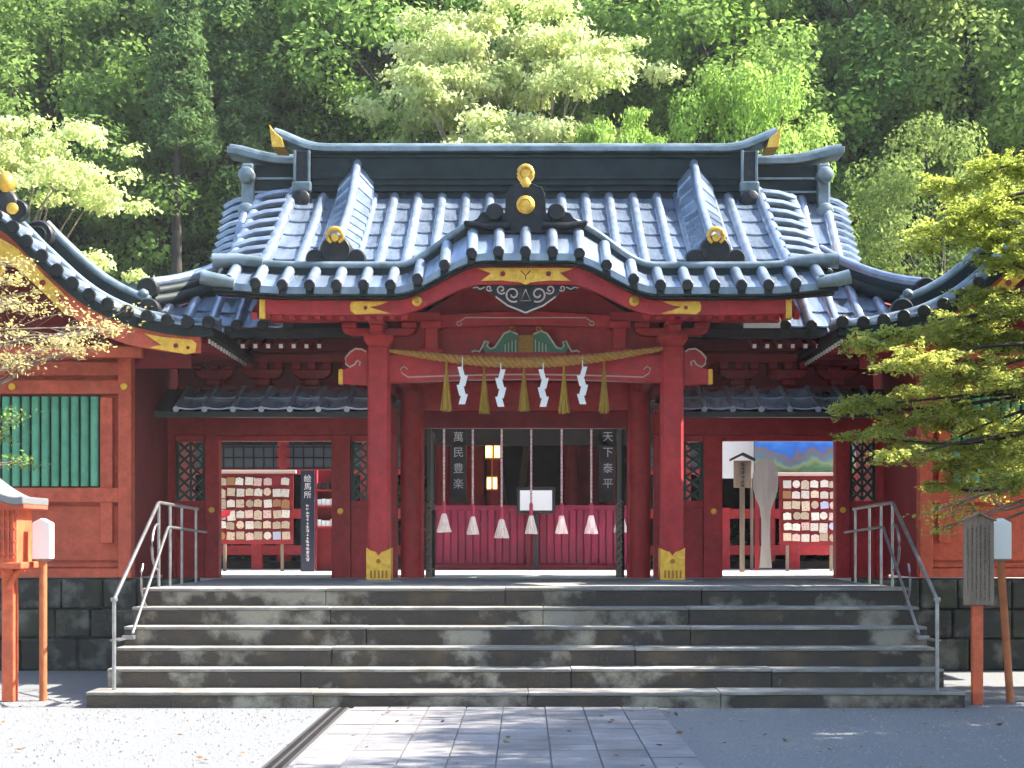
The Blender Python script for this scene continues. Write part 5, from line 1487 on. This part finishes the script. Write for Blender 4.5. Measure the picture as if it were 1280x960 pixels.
# more of the grove: the forecourt is ringed by trees behind the viewer and to the left
for i, (x, y, k, sc, lf) in enumerate([(-19,-36,'b1',1.3,'mid'),(-12,-38,'b2',1.4,'deep'),(-5,-37,'b1',1.4,'mid'),(2,-38.5,'b3',1.4,'mid'),(9,-37,'b2',1.4,'deep'),(16,-35,'b1',1.3,'mid'),(20,-28,'c1',1.2,None),(18,-21,'b2',1.3,'mid')]):
    place_tree(k, (x,y,0), sc, i*1.7, f'grove tree at the far side of the forecourt, {ORD[i]} of the row behind the viewer', 'grove trees behind the viewer', lf)
for i, (x, y, k, sc, lf) in enumerate([(-15,-24,'b2',1.2,'mid'),(-14,-16,'b1',1.1,'mid'),(-13.5,-9,'b3',1.1,'mid'),(-14,-2,'c1',1.0,None)]):
    place_tree(k, (x,y,0), sc, i*2.1, f'grove tree left of the forecourt, {ORD[i]} from the viewer', 'grove trees left of the forecourt', lf)

# ---- near tree at the right: flat sprays of fine yellow-green foliage
def near_tree():
    t = thing('yew_tree', (6.7,-2.4,0), 'yellow-green tree with flat feathery sprays overhanging the right side hall', 'tree')
    m = MB(); base = np.array([6.7,-2.4,0])
    limb_tube(m, base, (6.5,-2.3,6.4), .20, .07, .25, 9, 9)
    sprays = []   # (px, py, rx px, rz px, D)
    def S_(px,py,rx,rz,D=18.4): sprays.append((px,py,rx,rz,D))
    for a in [(1195,232,38,14),(1250,215,42,22),(1225,268,50,20),(1270,255,40,25),(1180,292,45,14),(1245,300,50,18),(1150,310,25,9),
              (1265,330,40,20),(1232,372,42,16),(1270,390,40,22),(1170,418,60,17),(1110,425,42,12),(1235,430,55,20),(1150,455,55,17),(1085,432,28,9),(1215,470,60,20),(1262,480,45,22),(1165,490,50,14),
              (1100,505,40,11),(1060,512,32,8),(1145,530,50,14),(1200,520,55,18),(1250,540,50,24),(1090,545,38,9),(1170,560,55,15),(1225,585,55,20),(1270,600,40,22),(1130,572,40,10),(1190,610,42,10),(1270,430,40,22),(1260,565,40,22),(1215,400,40,14)]:
        S_(*a, D=18.6 + rng.normal()*.45)
    Cs, Ns, Ss = [], [], []
    for (px,py,rx,rz,D) in sprays:
        c = np.array(PX(px,py,D)); sc = D/FPX; k = int(rx*rz*1.55)+130
        limb_tube(m, (6.55 - .1, -2.35, min(6.0, max(1.5, c[2]+.3))), c, .035, .008, .18, 5, 8)
        # little twigs carrying the needles
        tw = max(14, k//22)
        for q in range(tw):
            a = rng.uniform(0,6.28); rr = math.sqrt(rng.random())
            e = c + np.array([rr*math.cos(a)*rx*sc, rr*math.sin(a)*rx*sc*.9, rng.normal()*rz*sc*.40 + .10*rz*sc])
            d = e - c; d[2] -= .05; L = .16 + .12*rng.random(); d /= np.linalg.norm(d)+1e-6
            nn_ = 40
            ts = rng.random(nn_)
            P_ = e + np.outer((ts-.5)*L, d) + rng.normal(size=(nn_,3))*np.array([.030,.030,.016])
            Cs.append(P_); v = rng.normal(size=(nn_,3))*.45; v[:,2] += 1; v /= np.linalg.norm(v,axis=1,keepdims=True); Ns.append(v); Ss.append(.042+.034*rng.random(nn_))
            m.tube([tuple(e-d*L*.7), tuple(e+d*L*.5)], [.004,.002], 3, cap=False)
    tr = mesh_from(m, 'trunk', M['bark']); mesh_obj('trunk', tr, None, t, (0,0,0))
    C, Nn, S2 = np.concatenate(Cs), np.concatenate(Ns), np.concatenate(Ss)
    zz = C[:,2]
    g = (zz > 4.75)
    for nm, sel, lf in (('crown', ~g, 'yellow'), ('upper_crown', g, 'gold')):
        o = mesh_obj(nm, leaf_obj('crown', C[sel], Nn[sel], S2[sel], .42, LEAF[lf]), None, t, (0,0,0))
near_tree()

# ---- thin pale-leaved branches at the left and right front
def twig_tree(name, base, label, ends, leaf, dens, size, D0):
    t = thing(name, base, label, 'tree')
    m = MB(); Cs, Ns, Ss = [], [], []
    limb_tube(m, base, (base[0]*.995, base[1], 4.2), .11, .05, .15, 8, 8)
    for (px, py, rad) in ends:
        D = D0 + rng.normal()*.35; c = np.array(PX(px,py,D))
        pts = limb_tube(m, (base[0]*.995, base[1], max(2.4, c[2]-.6)), c, .024, .006, .18, 5, 9)
        for q in range(7):
            e = c + rng.normal(size=3)*np.array([rad*1.2,rad*.9,rad*.55])
            k = rng.integers(4, 9); m.tube([pts[k], tuple((np.array(pts[k])+e)/2 + rng.normal(size=3)*.02), tuple(e)], [.006,.004,.002], 4, cap=False)
            n_ = dens
            P_ = e + rng.normal(size=(n_,3))*np.array([.085,.085,.035]); Cs.append(P_)
            v = rng.normal(size=(n_,3))*.6; v[:,2] += .9; v /= np.linalg.norm(v,axis=1,keepdims=True); Ns.append(v); Ss.append(size*(.6+.8*rng.random(n_)))
    mesh_obj('trunk', mesh_from(m, 'trunk', M['lightbark']), None, t, (0,0,0))
    mesh_obj('crown', leaf_obj('crown', np.concatenate(Cs), np.concatenate(Ns), np.concatenate(Ss), .6, LEAF[leaf]), None, t, (0,0,0))
twig_tree('maple_tree', (-7.9,-2.6,0), 'slender tree with pale yellow young leaves reaching in front of the left hall',
   [(10,385,.14),(35,380,.12),(30,420,.2),(75,415,.2),(110,410,.2),(140,412,.14),(60,445,.2),(20,455,.2),(95,440,.16),(5,430,.18),(15,350,.10),(20,330,.08)], 'straw', 27, .048, 18.6)
twig_tree('maple_sapling', (6.2,-3.2,0), 'small sapling with golden leaves above the wooden signboard',
   [(1165,640,.09),(1190,648,.09),(1215,632,.08),(1175,660,.06),(1245,622,.06)], 'gold', 12, .045, 17.9)
twig_tree('green_sapling', (-7.6,-1.6,0), 'thin green-leaved branch in front of the green slatted window',
   [(10,545,.12),(25,575,.10),(5,520,.08)], 'mid', 22, .05, 19.6)


# ================================================================== fallen leaves on the forecourt
def litter():
    n = 130
    D = 11.5 + 5.2*rng.random(n); x = (rng.random(n)*2-1)*D*.34; y = D-CAMD
    keep = (y < -4.85); x, y = x[keep], y[keep]
    C = np.stack([x, y, np.full(len(x), .026)], 1); Nn = rng.normal(size=C.shape)*.25; Nn[:,2] += 1; Nn /= np.linalg.norm(Nn, axis=1, keepdims=True)
    o = mesh_obj('fallen_leaves', leaf_obj('fallen_leaves', C, Nn, .03+.05*rng.random(len(x)), .55, leafmat('dry_leaf', (.10,.065,.03), (.22,.15,.07), .1)), None, None, (0,0,0))
    o['kind'] = 'stuff'; tag(o, 'dry fallen leaves scattered over the forecourt', 'leaves')
litter()

# ================================================================== faint haze hanging before the wooded hillside
def haze():
    m = MB().box(-320, 320, -130, 310, -1.0, 56)
    hm = bpy.data.materials.new('haze'); hm.use_nodes = True
    N, L = hm.node_tree.nodes, hm.node_tree.links; N.remove(N['Principled BSDF'])
    v = N.new('ShaderNodeVolumePrincipled'); v.inputs['Color'].default_value = (.94,.97,1,1); v.inputs['Density'].default_value = .00055
    L.new(v.outputs[0], N['Material Output'].inputs['Volume'])
    o = build('haze', m, hm); o['kind'] = 'stuff'; tag(o, 'faint pale haze hanging in the air before the wooded hillside', 'haze')
haze()
